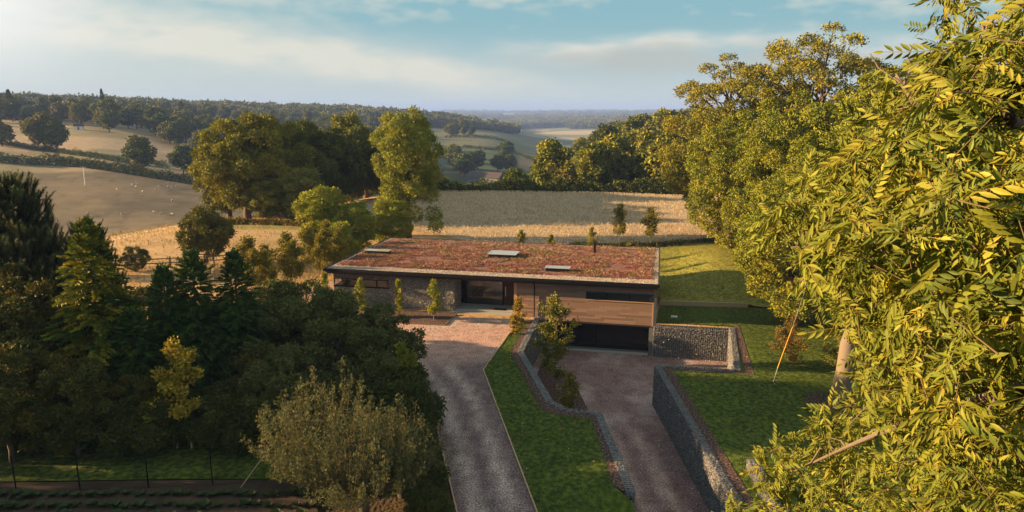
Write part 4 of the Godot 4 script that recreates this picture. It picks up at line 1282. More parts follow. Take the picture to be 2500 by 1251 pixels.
func near_ash() -> void:
	var o := thing("ash_tree", "big ash tree close on the right with long yellow-green leaflets", "tree", Vector3(9.2, 0, -5.2))
	var base := o.position
	rng.seed = 501
	var t := Geo.new()
	var top := Vector3(7.2, 19.5, -5.6)
	t.tube(crooked(Vector3(9.2, -0.2, -5.2) - base, Vector3(8.0, 11.0, -5.3) - base, 5, 0.015), taper(0.36, 0.24, 5), 10)
	t.tube(crooked(Vector3(8.0, 11.0, -5.3) - base, top - base, 5, 0.03), taper(0.24, 0.05, 5), 8)
	for limb in [[[2.57, 14.41, -3.32], [2.67, 14.2, -3.75], [2.75, 13.78, -4.41], [2.83, 13.17, -5.29], [2.9, 12.8, -5.82], [2.8, 12.29, -6.41]], [[2.25, 15.29, -3.06], [2.31, 15.33, -3.26], [2.38, 15.29, -3.7], [2.33, 15.22, -4.19], [2.31, 15.17, -4.77]], [[2.52, 14.97, -3.36], [2.62, 14.75, -3.78], [2.69, 14.39, -4.21], [2.75, 13.95, -4.65]], [[2.63, 15.74, -3.77], [2.64, 16.0, -4.01], [2.69, 16.28, -4.21]], [[2.55, 15.49, -3.58], [2.58, 15.66, -4.17], [2.58, 15.85, -4.63], [2.62, 16.04, -4.95]], [[2.95, 14.93, -4.04], [2.76, 14.8, -4.64], [2.57, 14.68, -5.2], [2.39, 14.84, -5.72]]]:
		var pts := []
		for p in limb: pts.append(Vector3(p[0], p[1], p[2]) - base)
		pts.push_front(Vector3(8.0, pts[0].y + base.y - 1.2, -5.3) - base)
		t.tube(pts, taper(0.042, 0.008, pts.size() - 1), 7)
		for k in range(1, pts.size()):
			for m in 3:
				var e: Vector3 = pts[k] + unit() * rr(0.1, 0.26)
				t.tube(crooked(pts[k].lerp(pts[k - 1], rng.randf()), e, 3, 0.08), taper(0.012, 0.003, 3), 5)
	part("trunk", t.done(), M.grey_bark, o)
	var kinds := [compound_leaf(1, 5, 0.18, 0.5), compound_leaf(2, 5, 0.21, 0.8), compound_leaf(3, 4, 0.14, 0.35), compound_leaf(4, 6, 0.20, 1.1)]
	var cols := [Color(0.125, 0.150, 0.018), Color(0.165, 0.175, 0.02), Color(0.085, 0.115, 0.018), Color(0.22, 0.195, 0.024), Color(0.07, 0.098, 0.016)]
	var spots := []
	var tw := Geo.new()
	for b in [[2.52, 16.15, -3.73, 0.29, 14], [2.57, 16.07, -4.05, 0.2, 7], [2.58, 15.93, -4.04, 0.33, 16], [2.55, 16.15, -4.3, 0.07, 4], [2.51, 15.82, -4.33, 0.26, 10], [2.62, 16.02, -4.95, 0.1, 4], [2.6, 15.69, -4.84, 0.29, 10], [2.4, 15.46, -4.95, 0.29, 10], [2.42, 15.27, -5.49, 0.24, 7], [2.27, 15.1, -5.55, 0.19, 6], [2.23, 15.18, -4.48, 0.35, 16], [2.26, 15.44, -3.89, 0.39, 24], [2.24, 15.59, -3.32, 0.4, 30], [2.38, 14.79, -4.96, 0.3, 11], [2.43, 14.85, -5.49, 0.28, 9], [2.3, 14.9, -5.76, 0.18, 5], [1.96, 15.09, -3.48, 0.37, 27], [1.92, 15.23, -2.81, 0.38, 36], [2.58, 14.38, -4.86, 0.26, 9], [2.33, 14.59, -3.85, 0.42, 27], [2.33, 14.71, -3.25, 0.4, 30], [2.67, 14.09, -4.92, 0.18, 6], [2.59, 14.02, -4.28, 0.32, 14], [2.82, 13.96, -4.13, 0.44, 24], [2.76, 13.98, -3.56, 0.39, 24], [3.03, 12.97, -5.75, 0.38, 12], [2.86, 12.48, -6.39, 0.33, 9], [2.71, 12.15, -6.67, 0.23, 6], [2.69, 11.91, -6.46, 0.33, 9], [2.95, 12.47, -5.79, 0.49, 19], [2.95, 13.17, -4.64, 0.51, 27], [2.96, 13.37, -4.03, 0.47, 27], [2.28, 11.59, -6.83, 0.13, 4], [2.88, 13.02, -6.16, 0.14, 4], [2.95, 12.2, -6.35, 0.37, 10], [2.37, 14.69, -4.4, 0.35, 16], [4.52, 14.76, -7.2, 1.63, 110], [4.96, 13.18, -6.9, 1.38, 100], [4.69, 11.78, -7.09, 1.14, 60], [4.57, 15.76, -6.57, 1.16, 70], [3.75, 14.61, -7.07, 0.79, 40], [3.12, 15.05, -3.91, 0.76, 40], [3.28, 14.12, -3.77, 0.76, 40], [3.32, 16.09, -4.38, 0.83, 40], [3.28, 16.92, -5.03, 0.87, 30]]:
		var c := Vector3(b[0], b[1], b[2])
		var r: float = b[3]
		var n := int(b[4])
		for k in n:
			var p := c + unit() * r * pow(rng.randf(), 0.4)
			var grow := (Vector3(-0.5, 0.35, 0.1) + unit() * 0.7).normalized()
			tw.tube([p - grow * 0.24 - base, p - base], [0.0042, 0.0025], 4)
			var tone := pick(cols)
			for m in 7:
				var a := TAU * m / 7.0 + rr(-0.4, 0.4)
				var ring := grow.cross(Vector3(0.2, 0.9, 0.4)).normalized().rotated(grow, a)
				var dir := (ring + grow * rr(0.1, 0.9) + Vector3(0, -0.15, 0)).normalized()
				# the leaf lies flat with its upper face to the sky and the light
				var face := (Vector3(-0.65, 0.6, 0.3) + unit() * 0.8).normalized()
				var side := dir.cross(face).normalized()
				var bas := Basis(side, dir, side.cross(dir)).scaled(Vector3.ONE * rr(0.65, 1.25))
				spots.append([Transform3D(bas, p - grow * rr(0.0, 0.22) - base), tone.lerp(pick(cols), 0.6), rng.randi() % 4])
	part("twigs", tw.done(), M.twig, o)
	# the leaves that show largest are parts of their own
	var eye := Vector3(0, 15.8, 0)
	spots.sort_custom(func(a, b): return (a[0].origin + base).distance_to(eye) < (b[0].origin + base).distance_to(eye))
	var shades := []
	for k in 12:
		var m := leaf_surface(0.55, 0.5)
		m.albedo_color = (pick(cols)).linear_to_srgb()
		shades.append(m)
	var single := 0
	var rest := [[[], PackedColorArray()], [[], PackedColorArray()], [[], PackedColorArray()], [[], PackedColorArray()]]
	for s in spots:
		var w: Vector3 = s[0].origin + base
		var seen := w.z < -1.0 and w.x / -w.z < 0.76 and absf((w.y - 15.8) / -w.z + 0.2) < 0.45
		if single < 300 and seen:
			single += 1
			var l := MeshInstance3D.new()
			l.name = "leaf"
			l.mesh = kinds[s[2]]
			l.set_surface_override_material(0, shades[rng.randi() % 12])
			l.transform = s[0]
			o.add_child(l, true)
		else:
			rest[s[2]][0].append(s[0])
			rest[s[2]][1].append(s[1])
	for k in 4: scatter("crown", o, kinds[k], M.leaf, rest[k][0], rest[k][1])


func willow(at: Vector3, seed_: int, label: String, shoots: int, tall: float) -> void:
	rng.seed = seed_
	var o := thing("pollard_willow", label, "tree", at, 0.0, "pollard willows by the drive")
	var t := Geo.new()
	t.tube([Vector3(0, -0.2, 0), Vector3(0.05, 0.6, 0), Vector3(0, 1.05, 0), Vector3(0, 1.35, 0)], [0.24, 0.2, 0.27, 0.12], 9, true)
	part("trunk", t.done(), M.bark, o)
	var s := Geo.new()
	var g := Geo.new()
	var leaf := PackedVector3Array()
	for k in 5: leaf.append_array(leaf_shape(Vector3(0, k * 0.1, 0), Vector3(rr(-0.5, 0.5), k * 0.1 + 0.55, rr(-0.5, 0.5)), Vector3(rr(-1, 1), 0, rr(-1, 1)).normalized() * 0.07, 0.0))
	var cols := [Color(0.09, 0.105, 0.042), Color(0.12, 0.118, 0.042), Color(0.068, 0.085, 0.04), Color(0.18, 0.145, 0.042), Color(0.085, 0.108, 0.062)]
	for k in shoots:
		var a := rr(0, TAU)
		var out := sqrt(rng.randf())
		var len_ := tall * rr(0.6, 1.0) * (1.15 - 0.3 * out)
		var d := Vector3(cos(a), 0, sin(a))
		var path := []
		var bend := unit() * rr(0.1, 0.45)
		for q in 6:
			var f := q / 5.0
			path.append(Vector3(0, 1.1, 0) + d * (0.15 + len_ * 0.85 * out * (1.0 - pow(1.0 - f, 1.6))) + Vector3(0, len_ * (0.10 * f + 0.78 * f * f) * (1.1 - 0.45 * out) - 0.35 * out * out * f * f * f * len_ * 0.5, 0) + bend * f * f + unit() * 0.05)
		s.tube(path, taper(0.022, 0.004, 5), 4)
		for q in int(len_ * 19 * rr(0.35, 1.6)):
			var f := sqrt(rr(0.10, 1.0)) * 4.99
			var p: Vector3 = path[int(f)].lerp(path[int(f) + 1], f - int(f)) + unit() * 0.14
			g.stamp(Transform3D(facing(d * 0.5 + Vector3.UP * 0.7 + unit() * 0.8, rr(0, TAU)).scaled(Vector3.ONE * rr(0.10, 0.19)), p), leaf, pick(cols))
	part("shoots", s.done(), M.twig, o)
	part("crown", g.done(), M.leaf, o)


func sapling_shape(seed_: int, h: float, wide: float, clear: float, sprigs: int, size: float, cols: Array) -> Array:
	# slim young tree: a straight stem with short rising twigs
	rng.seed = seed_
	var t := Geo.new()
	var g := Geo.new()
	var kinds := [broad_sprig(8, 0.6, 0.24), broad_sprig(7, 0.55, 0.24)]
	var top := Vector3(rr(-0.1, 0.1), h, rr(-0.1, 0.1))
	t.tube(crooked(Vector3(0, -0.15, 0), top, 5, 0.008), taper(0.035, 0.006, 5), 6)
	var twigs := 26
	var ends := []
	for k in twigs:
		var f := clear + (1.0 - clear) * (k + rng.randf()) / twigs
		var a := rr(0, TAU)
		var shape := pow(sin(PI * clampf((f - clear) / (1.0 - clear) * 0.82 + 0.16, 0, 1)), 0.8)
		var e := Vector3(cos(a), 0, sin(a)) * wide * shape * rr(0.5, 1.15) + Vector3(0, f * h + wide * rr(0.1, 0.7), 0)
		t.tube([Vector3(0, f * h, 0), e], [0.012, 0.004], 4)
		ends.append([Vector3(0, f * h, 0), e])
	for k in sprigs:
		var w: Array = ends[rng.randi() % ends.size()]
		var p: Vector3 = w[0].lerp(w[1], rr(0.3, 1.1)) + unit() * wide * 0.14
		g.stamp(Transform3D(facing(unit() + Vector3.UP * 0.5, rr(0, TAU)).scaled(Vector3.ONE * size * rr(0.7, 1.3)), p), kinds[k % 2], pick(cols))
	return [t.done(), g.done()]


func planting() -> void:
	rng.seed = 71
	var leafy_a := [broad_sprig(9, 0.62, 0.22), broad_sprig(8, 0.55, 0.24), broad_sprig(10, 0.6, 0.2)]
	var ashy := [narrow_sprig(3, 0.42, 0.10), narrow_sprig(3, 0.38, 0.11)]
	var feather := [spray(10, 0.55, 0.11), spray(9, 0.6, 0.10)]
	# --- conifers and dark broadleaves in front on the left
	var pine := pine_shape(11, 11.6, 3.5, [Color(0.045, 0.058, 0.019), Color(0.07, 0.08, 0.026), Color(0.11, 0.115, 0.04), Color(0.028, 0.036, 0.014)])
	plant("black_pine", pine, "tall dark pine with upright tufts at the left edge", "tree", Vector3(-27.6, 0, -38.5), 0.4, Vector3.ONE, "", null, M.needle)
	plant("black_pine", pine, "lower dark pine standing in front of the grazed field", "tree", Vector3(-24.0, 0, -38.9), 2.4, Vector3(0.62, 0.78, 0.62), "", null, M.needle)
	plant("black_pine", pine, "dark pine partly out of the picture at the left edge", "tree", Vector3(-31.5, 0, -40.5), 1.3, Vector3(1.05, 0.97, 1.05), "", null, M.needle)
	var gold := [Color(0.30, 0.28, 0.025), Color(0.40, 0.31, 0.03)]
	var cyp := conifer_shape({"seed": 21, "h": 10.3, "girth": 0.24, "reach": 3.0, "boughs": 16, "whorl": 0.27, "step": 0.33, "s0": 0.5, "s1": 0.85, "rise": 0.45, "power": 0.85, "kinds": feather, "cols": [Color(0.05, 0.090, 0.014), Color(0.075, 0.12, 0.018), Color(0.03, 0.055, 0.012)], "gold": gold, "gold_from": 0.58})
	plant("golden_cypress", cyp, "cypress with a sunlit golden tip in front of the pine", "tree", Vector3(-20.6, 0, -33.6), 0.0, Vector3.ONE, "", null, M.needle)
	var fir := conifer_shape({"seed": 23, "h": 8.4, "girth": 0.2, "reach": 2.3, "boughs": 15, "whorl": 0.25, "step": 0.30, "s0": 0.45, "s1": 0.75, "rise": 0.35, "power": 0.75, "kinds": feather, "cols": [Color(0.04, 0.082, 0.022), Color(0.06, 0.11, 0.026), Color(0.085, 0.135, 0.026), Color(0.027, 0.05, 0.016)]})
	plant("cypress", fir, "dark green cypress with the tallest tip of three", "tree", Vector3(-16.6, 0, -35.6), 0.0, Vector3.ONE, "dark cypresses", null, M.needle)
	plant("cypress", fir, "dark green cypress at the right of the three, beside the shrubs", "tree", Vector3(-14.8, 0, -36.6), 2.0, Vector3(0.9, 0.97, 0.9), "dark cypresses", null, M.needle)
	plant("cypress", fir, "dark green cypress at the left of the three, below its taller neighbour", "tree", Vector3(-17.7, 0, -34.8), 4.0, Vector3(0.85, 0.93, 0.85), "dark cypresses", null, M.needle)
	plant("cypress", fir, "low dark cypress between golden cypress and the tall one", "tree", Vector3(-18.6, 0, -33.2), 5.0, Vector3(1.0, 0.72, 1.0), "dark cypresses", null, M.needle)
	var dark_a := tree_shape({"seed": 41, "mid": 4.3, "size": Vector3(2.6, 3.2, 2.6), "lobes": 48, "lobe": 0.62, "kinds": leafy_a, "sprigs": 3600, "s0": 0.22, "s1": 0.36, "cols": DARK + [Color(0.09, 0.08, 0.018), Color(0.16, 0.115, 0.018)], "girth": 0.16, "fork": 0.8})
	var dark_b := tree_shape({"seed": 43, "mid": 2.6, "size": Vector3(2.5, 1.9, 2.5), "lobes": 40, "lobe": 0.5, "kinds": leafy_a, "sprigs": 2600, "s0": 0.17, "s1": 0.28, "cols": [Color(0.078, 0.094, 0.028), Color(0.105, 0.115, 0.034), Color(0.062, 0.074, 0.025), Color(0.145, 0.14, 0.044)], "girth": 0.12, "fork": 0.9, "twigs": 4})
	var dark_c := tree_shape({"seed": 47, "mid": 1.6, "size": Vector3(1.9, 1.3, 1.9), "lobes": 18, "lobe": 0.62, "kinds": leafy_a, "sprigs": 2400, "s0": 0.17, "s1": 0.28, "cols": DARK + [Color(0.07, 0.07, 0.018), Color(0.05, 0.06, 0.016)], "girth": 0.07, "fork": 0.9})
	var spots := [[-24.2, -33.2, 0.95, "dark broadleaf tree with rusty tints at the left edge"], [-20.2, -30.3, 0.62, "dark broadleaf tree behind the wire fence, leftmost"], [-22.8, -29.6, 0.75, "dark bushy tree cut by the left edge near the fence"], [-16.9, -31.6, 0.46, "dark broadleaf tree below the golden cypress"], [-26.6, -35.4, 1.0, "dark broadleaf tree in shade under the pine"], [-13.2, -34.4, 0.45, "dark broadleaf tree below the three cypresses"], [-18.4, -32.0, 0.45, "low dark tree in the thicket behind the yellow sapling"]]
	for k in spots.size():
		var s: Array = spots[k]
		plant("thicket_tree", dark_a, s[3], "tree", Vector3(s[0], 0, s[1]), k * 1.7, Vector3.ONE * s[2], "dark thicket on the left")
	spots = [[-12.9, -41.8, 1.15, "wide dark hawthorn beside the flint corner"], [-10.2, -39.6, 1.1, "dark hawthorn with bare stems before the forecourt"], [-7.7, -39.0, 0.95, "rounded dark hawthorn beside the drive"], [-9.4, -36.0, 1.0, "dark hawthorn behind the tall willow shoots"], [-12.6, -37.6, 1.15, "dark hawthorn right of the three cypresses"], [-15.2, -42.6, 1.05, "hawthorn with paler leaves below the staked saplings"], [-17.4, -45.5, 0.85, "small sunlit hawthorn by the dry grass"], [-6.6, -34.0, 0.72, "low dark hawthorn next to the drive edging"], [-11.4, -33.0, 0.85, "dark hawthorn behind the wire mesh fence"], [-20.3, -42.5, 0.9, "hawthorn between golden cypress and dry grass"], [-23.6, -44.5, 0.95, "thin hawthorn behind the golden cypress"]]
	for k in spots.size():
		var s: Array = spots[k]
		plant("hawthorn", dark_b, s[3], "tree", Vector3(s[0], 0, s[1]), k * 2.1, Vector3.ONE * s[2], "hawthorns by the drive")
	spots = [[-21.5, -31.9], [-15.0, -31.9], [-13.2, -31.5], [-11.6, -31.2], [-9.5, -31.8], [-8.0, -32.0], [-17.2, -30.9], [-24.0, -31.4], [-6.9, -36.4], [-10.0, -43.2], [-14.4, -39.2], [-19.2, -39.4], [-5.4, -32.6]]
	var where := ["under the dark tree at the left edge", "left of the staked yellow sapling", "right of the staked yellow sapling", "in the middle behind the wire mesh", "behind the willow's left shoots", "behind the willow's top shoots", "below the golden cypress by the fence", "farthest left behind the fence", "on the bend of the drive", "in front of the flint wall bed", "under the right-hand cypress", "behind the three cypress tips", "right beside the lower drive edging"]
	for k in spots.size():
		plant("dark_shrub", dark_c, "low dark shrub " + where[k], "shrub", Vector3(spots[k][0], 0, spots[k][1]), k * 1.3, Vector3.ONE * [1.0, 0.8, 0.9, 0.75][k % 4], "dark shrubs")
	var yellow_sap := sapling_shape(61, 4.5, 1.25, 0.28, 620, 0.24, [Color(0.34, 0.25, 0.025), Color(0.24, 0.22, 0.025), Color(0.42, 0.26, 0.035)])
	plant("yellow_sapling", yellow_sap, "staked sapling with yellow autumn leaves among dark shrubs", "tree", Vector3(-15.6, 0, -31.3), 0.0, Vector3.ONE)
	var st := thing("tree_stake", "timber stake frame round the yellow sapling", "tree stake", Vector3(-15.6, 0, -31.0))
	for x in [-0.35, 0.35]: part("post", one_box(Vector3(x - 0.04, -0.1, -0.04), Vector3(x + 0.04, 1.0, 0.04)), M.stake, st)
	part("rail", one_box(Vector3(-0.35, 0.8, 0.04), Vector3(0.35, 0.9, 0.07)), M.stake, st)
	var lime_bush := sapling_shape(63, 2.2, 0.9, 0.1, 420, 0.22, [Color(0.20, 0.19, 0.025), Color(0.15, 0.17, 0.02)])
	plant("lime_bush", lime_bush, "small bright lime bush at the left among dark trees", "shrub", Vector3(-22.9, 0, -31.6), 0.0, Vector3(1.0, 1.7, 1.0))
	plant("lime_bush", lime_bush, "small lime bush low beside the yellow sapling", "shrub", Vector3(-16.9, 0, -30.8), 1.0, Vector3(1.1, 0.9, 1.1))
	plant("lime_bush", lime_bush, "upright lime bush leaning over the drive edging", "shrub", Vector3(-5.5, 0, -34.4), 2.0, Vector3(0.9, 1.5, 0.9))
	willow(Vector3(-5.9, 0, -25.3), 81, "pollard willow with arching shoots and trunk in view", 165, 4.0)
	willow(Vector3(-4.6, 0, -26.9), 82, "smaller pollard willow next to the drive edging", 110, 3.0)
	willow(Vector3(-7.9, 0, -27.3), 83, "pollard willow with the tallest pale shoots behind", 140, 4.6)
	# vegetable rows
	rng.seed = 91
	var kg := Geo.new()
	kg.tinted = true
	for k in 16:
		var a := TAU * k * 0.381
		var d := Vector3(cos(a), rr(0.5, 1.5), sin(a)).normalized()
		var side := d.cross(Vector3.UP).normalized() * rr(0.07, 0.11)
		var l := rr(0.24, 0.4)
		var m := d * l * 0.6
		var e := d * l + Vector3(0, -0.08, 0)
		kg.quad(Vector3.ZERO, m + side, e, m - side)
		kg.paint(Color(0.05, 0.075, 0.03) * rr(0.6, 1.3))
	var kale := kg.done()
	var first: Node3D = null
	for r in 3:
		for k in 30:
			var p := Vector3(-23.4 + k * 0.52 + rr(-0.1, 0.1), 0.02, -26.75 + r * 0.85 + rr(-0.1, 0.1) - 0.004 * k)
			if first == null:
				first = thing("kale_plant", "dark leafy kale plant in the vegetable rows", "vegetable", p, 0.0, "kale plants in rows")
				part("leaves", kale, M.leaf, first)
			else: copy(first, p, rr(0, TAU), Vector3.ONE * rr(0.75, 1.35))
	# --- saplings round the house
	var slim_a := sapling_shape(65, 3.0, 0.40, 0.16, 380, 0.17, LIME + [Color(0.22, 0.17, 0.02)])
	var slim_b := sapling_shape(66, 2.8, 0.46, 0.14, 380, 0.17, LIME)
	var fronts := [[-15.0, -54.9, "slim sapling at the far left corner of the flint wall"], [-11.7, -52.8, "slim lime-leaved sapling below the strip window"], [-8.75, -52.5, "slim lime-leaved sapling before the middle of the flint wall"], [-5.95, -51.6, "slim lime-leaved sapling next to the entrance recess"]]
	for k in 4: plant("hornbeam_sapling", [slim_a, slim_b][k % 2], fronts[k][2], "tree", Vector3(fronts[k][0], 0.03, fronts[k][1]), k * 2.0, Vector3.ONE * [0.95, 1.0, 0.96, 1.06][k], "saplings before the flint wall", M.grey_bark)
	var orange := sapling_shape(67, 2.3, 0.5, 0.05, 380, 0.17, [Color(0.36, 0.19, 0.03), Color(0.30, 0.21, 0.03), Color(0.22, 0.2, 0.03)])
	plant("orange_bush", orange, "orange-leaved bush on the lawn tip beside the timber wall", "shrub", Vector3(0.5, 0, -49.7), 0.0, Vector3(1.0, 0.95, 1.0))
	plant("orange_bush", orange, "lower orange bush nearer the viewer on the lawn tip", "shrub", Vector3(0.25, 0, -48.4), 1.0, Vector3(0.9, 0.6, 0.9))
	var oak_sap := sapling_shape(68, 6.4, 1.45, 0.24, 900, 0.20, [Color(0.10, 0.115, 0.02), Color(0.15, 0.15, 0.025), Color(0.065, 0.08, 0.018), Color(0.22, 0.17, 0.03)])
	plant("oak_sapling", oak_sap, "young conical tree rising from the bed in the ramp", "tree", Vector3(2.75, -2.45, -42.4), 0.5, Vector3.ONE, "", M.grey_bark)
	plant("oak_sapling", sapling_shape(69, 2.9, 0.8, 0.05, 520, 0.17, [Color(0.12, 0.12, 0.025), Color(0.18, 0.15, 0.03), Color(0.26, 0.17, 0.03)]), "yellowing bush in the bed at the bend of the ramp", "shrub", Vector3(3.3, -2.45, -38.6), 0.0, Vector3.ONE)
	var field_sap := sapling_shape(70, 4.4, 1.1, 0.3, 520, 0.24, [Color(0.16, 0.165, 0.023), Color(0.23, 0.20, 0.025), Color(0.30, 0.21, 0.03), Color(0.09, 0.105, 0.018)])
	spots = [[-21.7, -56.6, 1.12, "front sapling of the staked row left of the house"], [-20.6, -57.6, 0.86, "second staked sapling, dark crowned, left of the house"], [-21.3, -59.4, 0.9, "staked sapling in the middle of the row with pale stem"], [-19.9, -60.8, 1.05, "staked sapling with dark crown right of the row's middle"], [-19.0, -60.0, 0.95, "staked sapling with pale stem and angled stake"], [-17.6, -63.6, 0.9, "amber sapling close to the left roof corner"], [-16.4, -64.6, 1.0, "amber sapling right behind the left roof corner"], [-19.3, -65.5, 1.0, "thin dark sapling against the tan field"], [-18.0, -67.5, 1.05, "golden sapling under the lime-green trees"], [-23.4, -60.6, 0.6, "small sapling in the dry grass left of the row"]]
	for k in spots.size():
		var s: Array = spots[k]
		plant("staked_sapling", field_sap, s[3], "tree", Vector3(s[0], 0, s[1]), k * 1.9, Vector3.ONE * s[2], "staked saplings left of the house", M.grey_bark)
		if k < 7:
			var stake := thing("tree_stake", "pale stake slanting against " + ["the front sapling", "the second sapling", "the middle sapling", "the dark-crowned sapling", "the pale-stemmed sapling", "the amber sapling by the roof corner", "the last amber sapling"][k] + " of the row", "tree stake", Vector3(s[0] - 0.45, 0, s[1] + 0.1), 0.0, "slanting tree stakes")
			var sg := Geo.new()
			sg.tube([Vector3(0, -0.1, 0), Vector3(0.45, 1.05, -0.08)], [0.03, 0.03], 6, true)
			part("pole", sg.done(), M.stake, stake)
	plant("field_sapling", field_sap, "taller of two young trees standing before the stubble", "tree", Vector3(12.7, 0, -82.0), 0.3, Vector3(0.85, 1.0, 0.85), "two young trees before the stubble", M.grey_bark)
	plant("field_sapling", field_sap, "shorter of two young trees standing before the stubble", "tree", Vector3(16.3, 0, -81.4), 2.3, Vector3(1.0, 0.92, 1.0), "two young trees before the stubble", M.grey_bark)
	spots = [[4.0, -71.0, 0.85], [8.6, -74.5, 0.9], [11.6, -68.5, 0.75], [1.0, -75.0, 0.8]]
	for k in 4: plant("thin_sapling", field_sap, ["thin sapling whose tip shows above the middle of the roof", "thin sapling tip above the roof near the flue", "thin sapling behind the right end of the roof", "thin sapling tip behind the wide roof light"][k], "tree", Vector3(spots[k][0], 0, spots[k][1]), k * 1.1, Vector3(0.5, spots[k][2] * 0.78, 0.5), "thin saplings behind the house", M.grey_bark)
	# --- the round tree in its guard
	var round_ := tree_shape({"seed": 101, "mid": 3.35, "size": Vector3(2.2, 2.2, 2.2), "lobes": 55, "lobe": 0.5, "kinds": leafy_a, "sprigs": 3000, "s0": 0.22, "s1": 0.36, "cols": OLIVE + [Color(0.15, 0.115, 0.02)], "girth": 0.13, "fork": 1.0})
	plant("round_hornbeam", round_, "round olive tree alone in the tan field by the fence", "tree", Vector3(-31.9, 0, -72.0), 0.0, Vector3(1.08, 1.06, 1.08))
	var guard := thing("tree_guard", "small timber guard round the round field tree", "tree guard", Vector3(-31.9, 0, -71.6))
	for x in [-0.9, 0.9]: part("post", one_box(Vector3(x - 0.05, -0.1, -0.05), Vector3(x + 0.05, 1.3, 0.05)), M.timber, guard)
	for y in [0.6, 1.1]: part("rail", one_box(Vector3(-0.9, y, 0.05), Vector3(0.9, y + 0.1, 0.09)), M.timber, guard)
	plant("dark_shrub", dark_b, "dark round bush beside the rail fence", "shrub", Vector3(-37.6, 0, -68.6), 0.0, Vector3.ONE * 0.52, "dark shrubs")
	plant("dark_shrub", dark_b, "dry thin bush at the left end of the rail fence", "shrub", Vector3(-40.6, 0, -66.0), 1.0, Vector3.ONE * 0.75, "dark shrubs")
	plant("dark_shrub", dark_b, "dry bush on the edge of the field right of the round tree", "shrub", Vector3(-22.6, 0, -88.0), 1.0, Vector3.ONE * 0.9, "dark shrubs")
	# --- light young trees behind the house
	var lime := tree_shape({"seed": 111, "mid": 3.5, "size": Vector3(2.2, 3.3, 2.2), "lobes": 70, "lobe": 0.55, "drop": 0.0, "kinds": leafy_a, "sprigs": 3000, "s0": 0.24, "s1": 0.38, "cols": LIME, "girth": 0.1, "fork": 0.85})
	plant("lime_tree", lime, "bright lime-green tree behind the left roof end", "tree", Vector3(-21.0, 0, -78.0), 0.0, Vector3(1.25, 1.1, 1.25), "lime-green trees behind the house")
	plant("lime_tree", lime, "lime-green tree second from the left behind the roof", "tree", Vector3(-17.6, 0, -77.0), 2.0, Vector3(0.95, 0.86, 0.95), "lime-green trees behind the house")
	plant("lime_tree", lime, "low lime-green tree under the tall ash behind the roof", "tree", Vector3(-14.4, 0, -82.5), 4.0, Vector3(1.0, 0.82, 1.0), "lime-green trees behind the house")
	plant("lime_tree", lime, "amber low tree between lime-green trees and roof corner", "tree", Vector3(-18.4, 0, -73.5), 1.0, Vector3(0.8, 0.62, 0.8), "lime-green trees behind the house")
	# --- the tall ash and the clump in the middle distance
	var tall := tree_shape({"seed": 121, "mid": 10.3, "size": Vector3(3.9, 5.9, 3.9), "lobes": 78, "lobe": 0.88, "kinds": ashy + leafy_a, "sprigs": 6400, "s0": 0.27, "s1": 0.44, "cols": [Color(0.21, 0.235, 0.035), Color(0.155, 0.18, 0.026), Color(0.28, 0.275, 0.036)], "girth": 0.3, "fork": 0.9, "extra": [[Vector3(-2.0, 3.2, 0.5), 1.5], [Vector3(-0.8, 4.6, 1.0), 1.4], [Vector3(2.9, 3.0, -0.4), 1.1], [Vector3(3.3, 1.9, 0.4), 1.0], [Vector3(-3.2, 2.0, 0.0), 1.1], [Vector3(2.6, 5.6, 0.3), 1.2], [Vector3(-1.6, 6.0, 1.6), 1.3], [Vector3(0.8, 3.4, 1.8), 1.2], [Vector3(-2.9, 4.4, -0.6), 1.2], [Vector3(1.2, 6.4, 1.8), 1.3]]})
	plant("tall_ash", tall, "tall ash tree standing alone behind the house roof", "tree", Vector3(-12.9, 0, -87.0), 0.0, Vector3(1.02, 1.0, 1.0))
	var clump := []
	clump.append(tree_shape({"seed": 131, "mid": 7.4, "size": Vector3(5.9, 5.8, 5.5), "lobes": 95, "lobe": 1.1, "kinds": leafy_a, "sprigs": 6400, "s0": 0.36, "s1": 0.58, "cols": YELLOW + OLIVE, "girth": 0.45, "drop": 0.2}))
	clump.append(tree_shape({"seed": 132, "mid": 7.2, "size": Vector3(5.4, 6.0, 5.4), "lobes": 85, "lobe": 1.1, "kinds": leafy_a, "sprigs": 5600, "s0": 0.36, "s1": 0.58, "cols": GREEN + OLIVE, "girth": 0.45, "drop": 0.2}))
	clump.append(tree_shape({"seed": 133, "mid": 6.4, "size": Vector3(3.5, 5.7, 3.5), "lobes": 60, "lobe": 0.95, "kinds": ashy + leafy_a, "sprigs": 3200, "s0": 0.42, "s1": 0.65, "cols": [Color(0.165, 0.178, 0.035), Color(0.125, 0.145, 0.03), Color(0.21, 0.195, 0.035)], "girth": 0.3, "drop": 0.2}))
	var list := [[0, 585, 112, 1.1, 1.12, "broad yellow-tinted tree at the left of the field clump"], [0, 655, 119, 1.0, 1.13, "yellow-green tree in the middle of the field clump"], [1, 725, 124, 1.05, 1.12, "dark green tree in the middle of the field clump"], [1, 800, 128, 1.1, 1.0, "dark green tree in shade on the right of the clump"], [2, 850, 132, 1.15, 1.28, "taller pale tree at the right end of the clump"], [2, 730, 106, 0.85, 0.62, "small pale tree in front of the dark clump"], [1, 885, 138, 1.0, 0.95, "dark tree behind the tall ash"], [0, 640, 108, 0.55, 0.45, "low yellow tree at the foot of the clump"], [2, 700, 110, 0.7, 0.55, "low green tree at the foot of the clump"], [1, 540, 122, 0.8, 0.8, "tree at the far left back of the clump"], [1, 960, 131, 0.9, 0.72, "shaded tree behind the left of the stubble"]]
	for l in list:
		plant("clump_tree", clump[l[0]], l[5], "tree", polar(l[1], l[2]), l[1] * 0.7, Vector3(l[3], l[4], l[3]), "clump of trees in the middle distance")
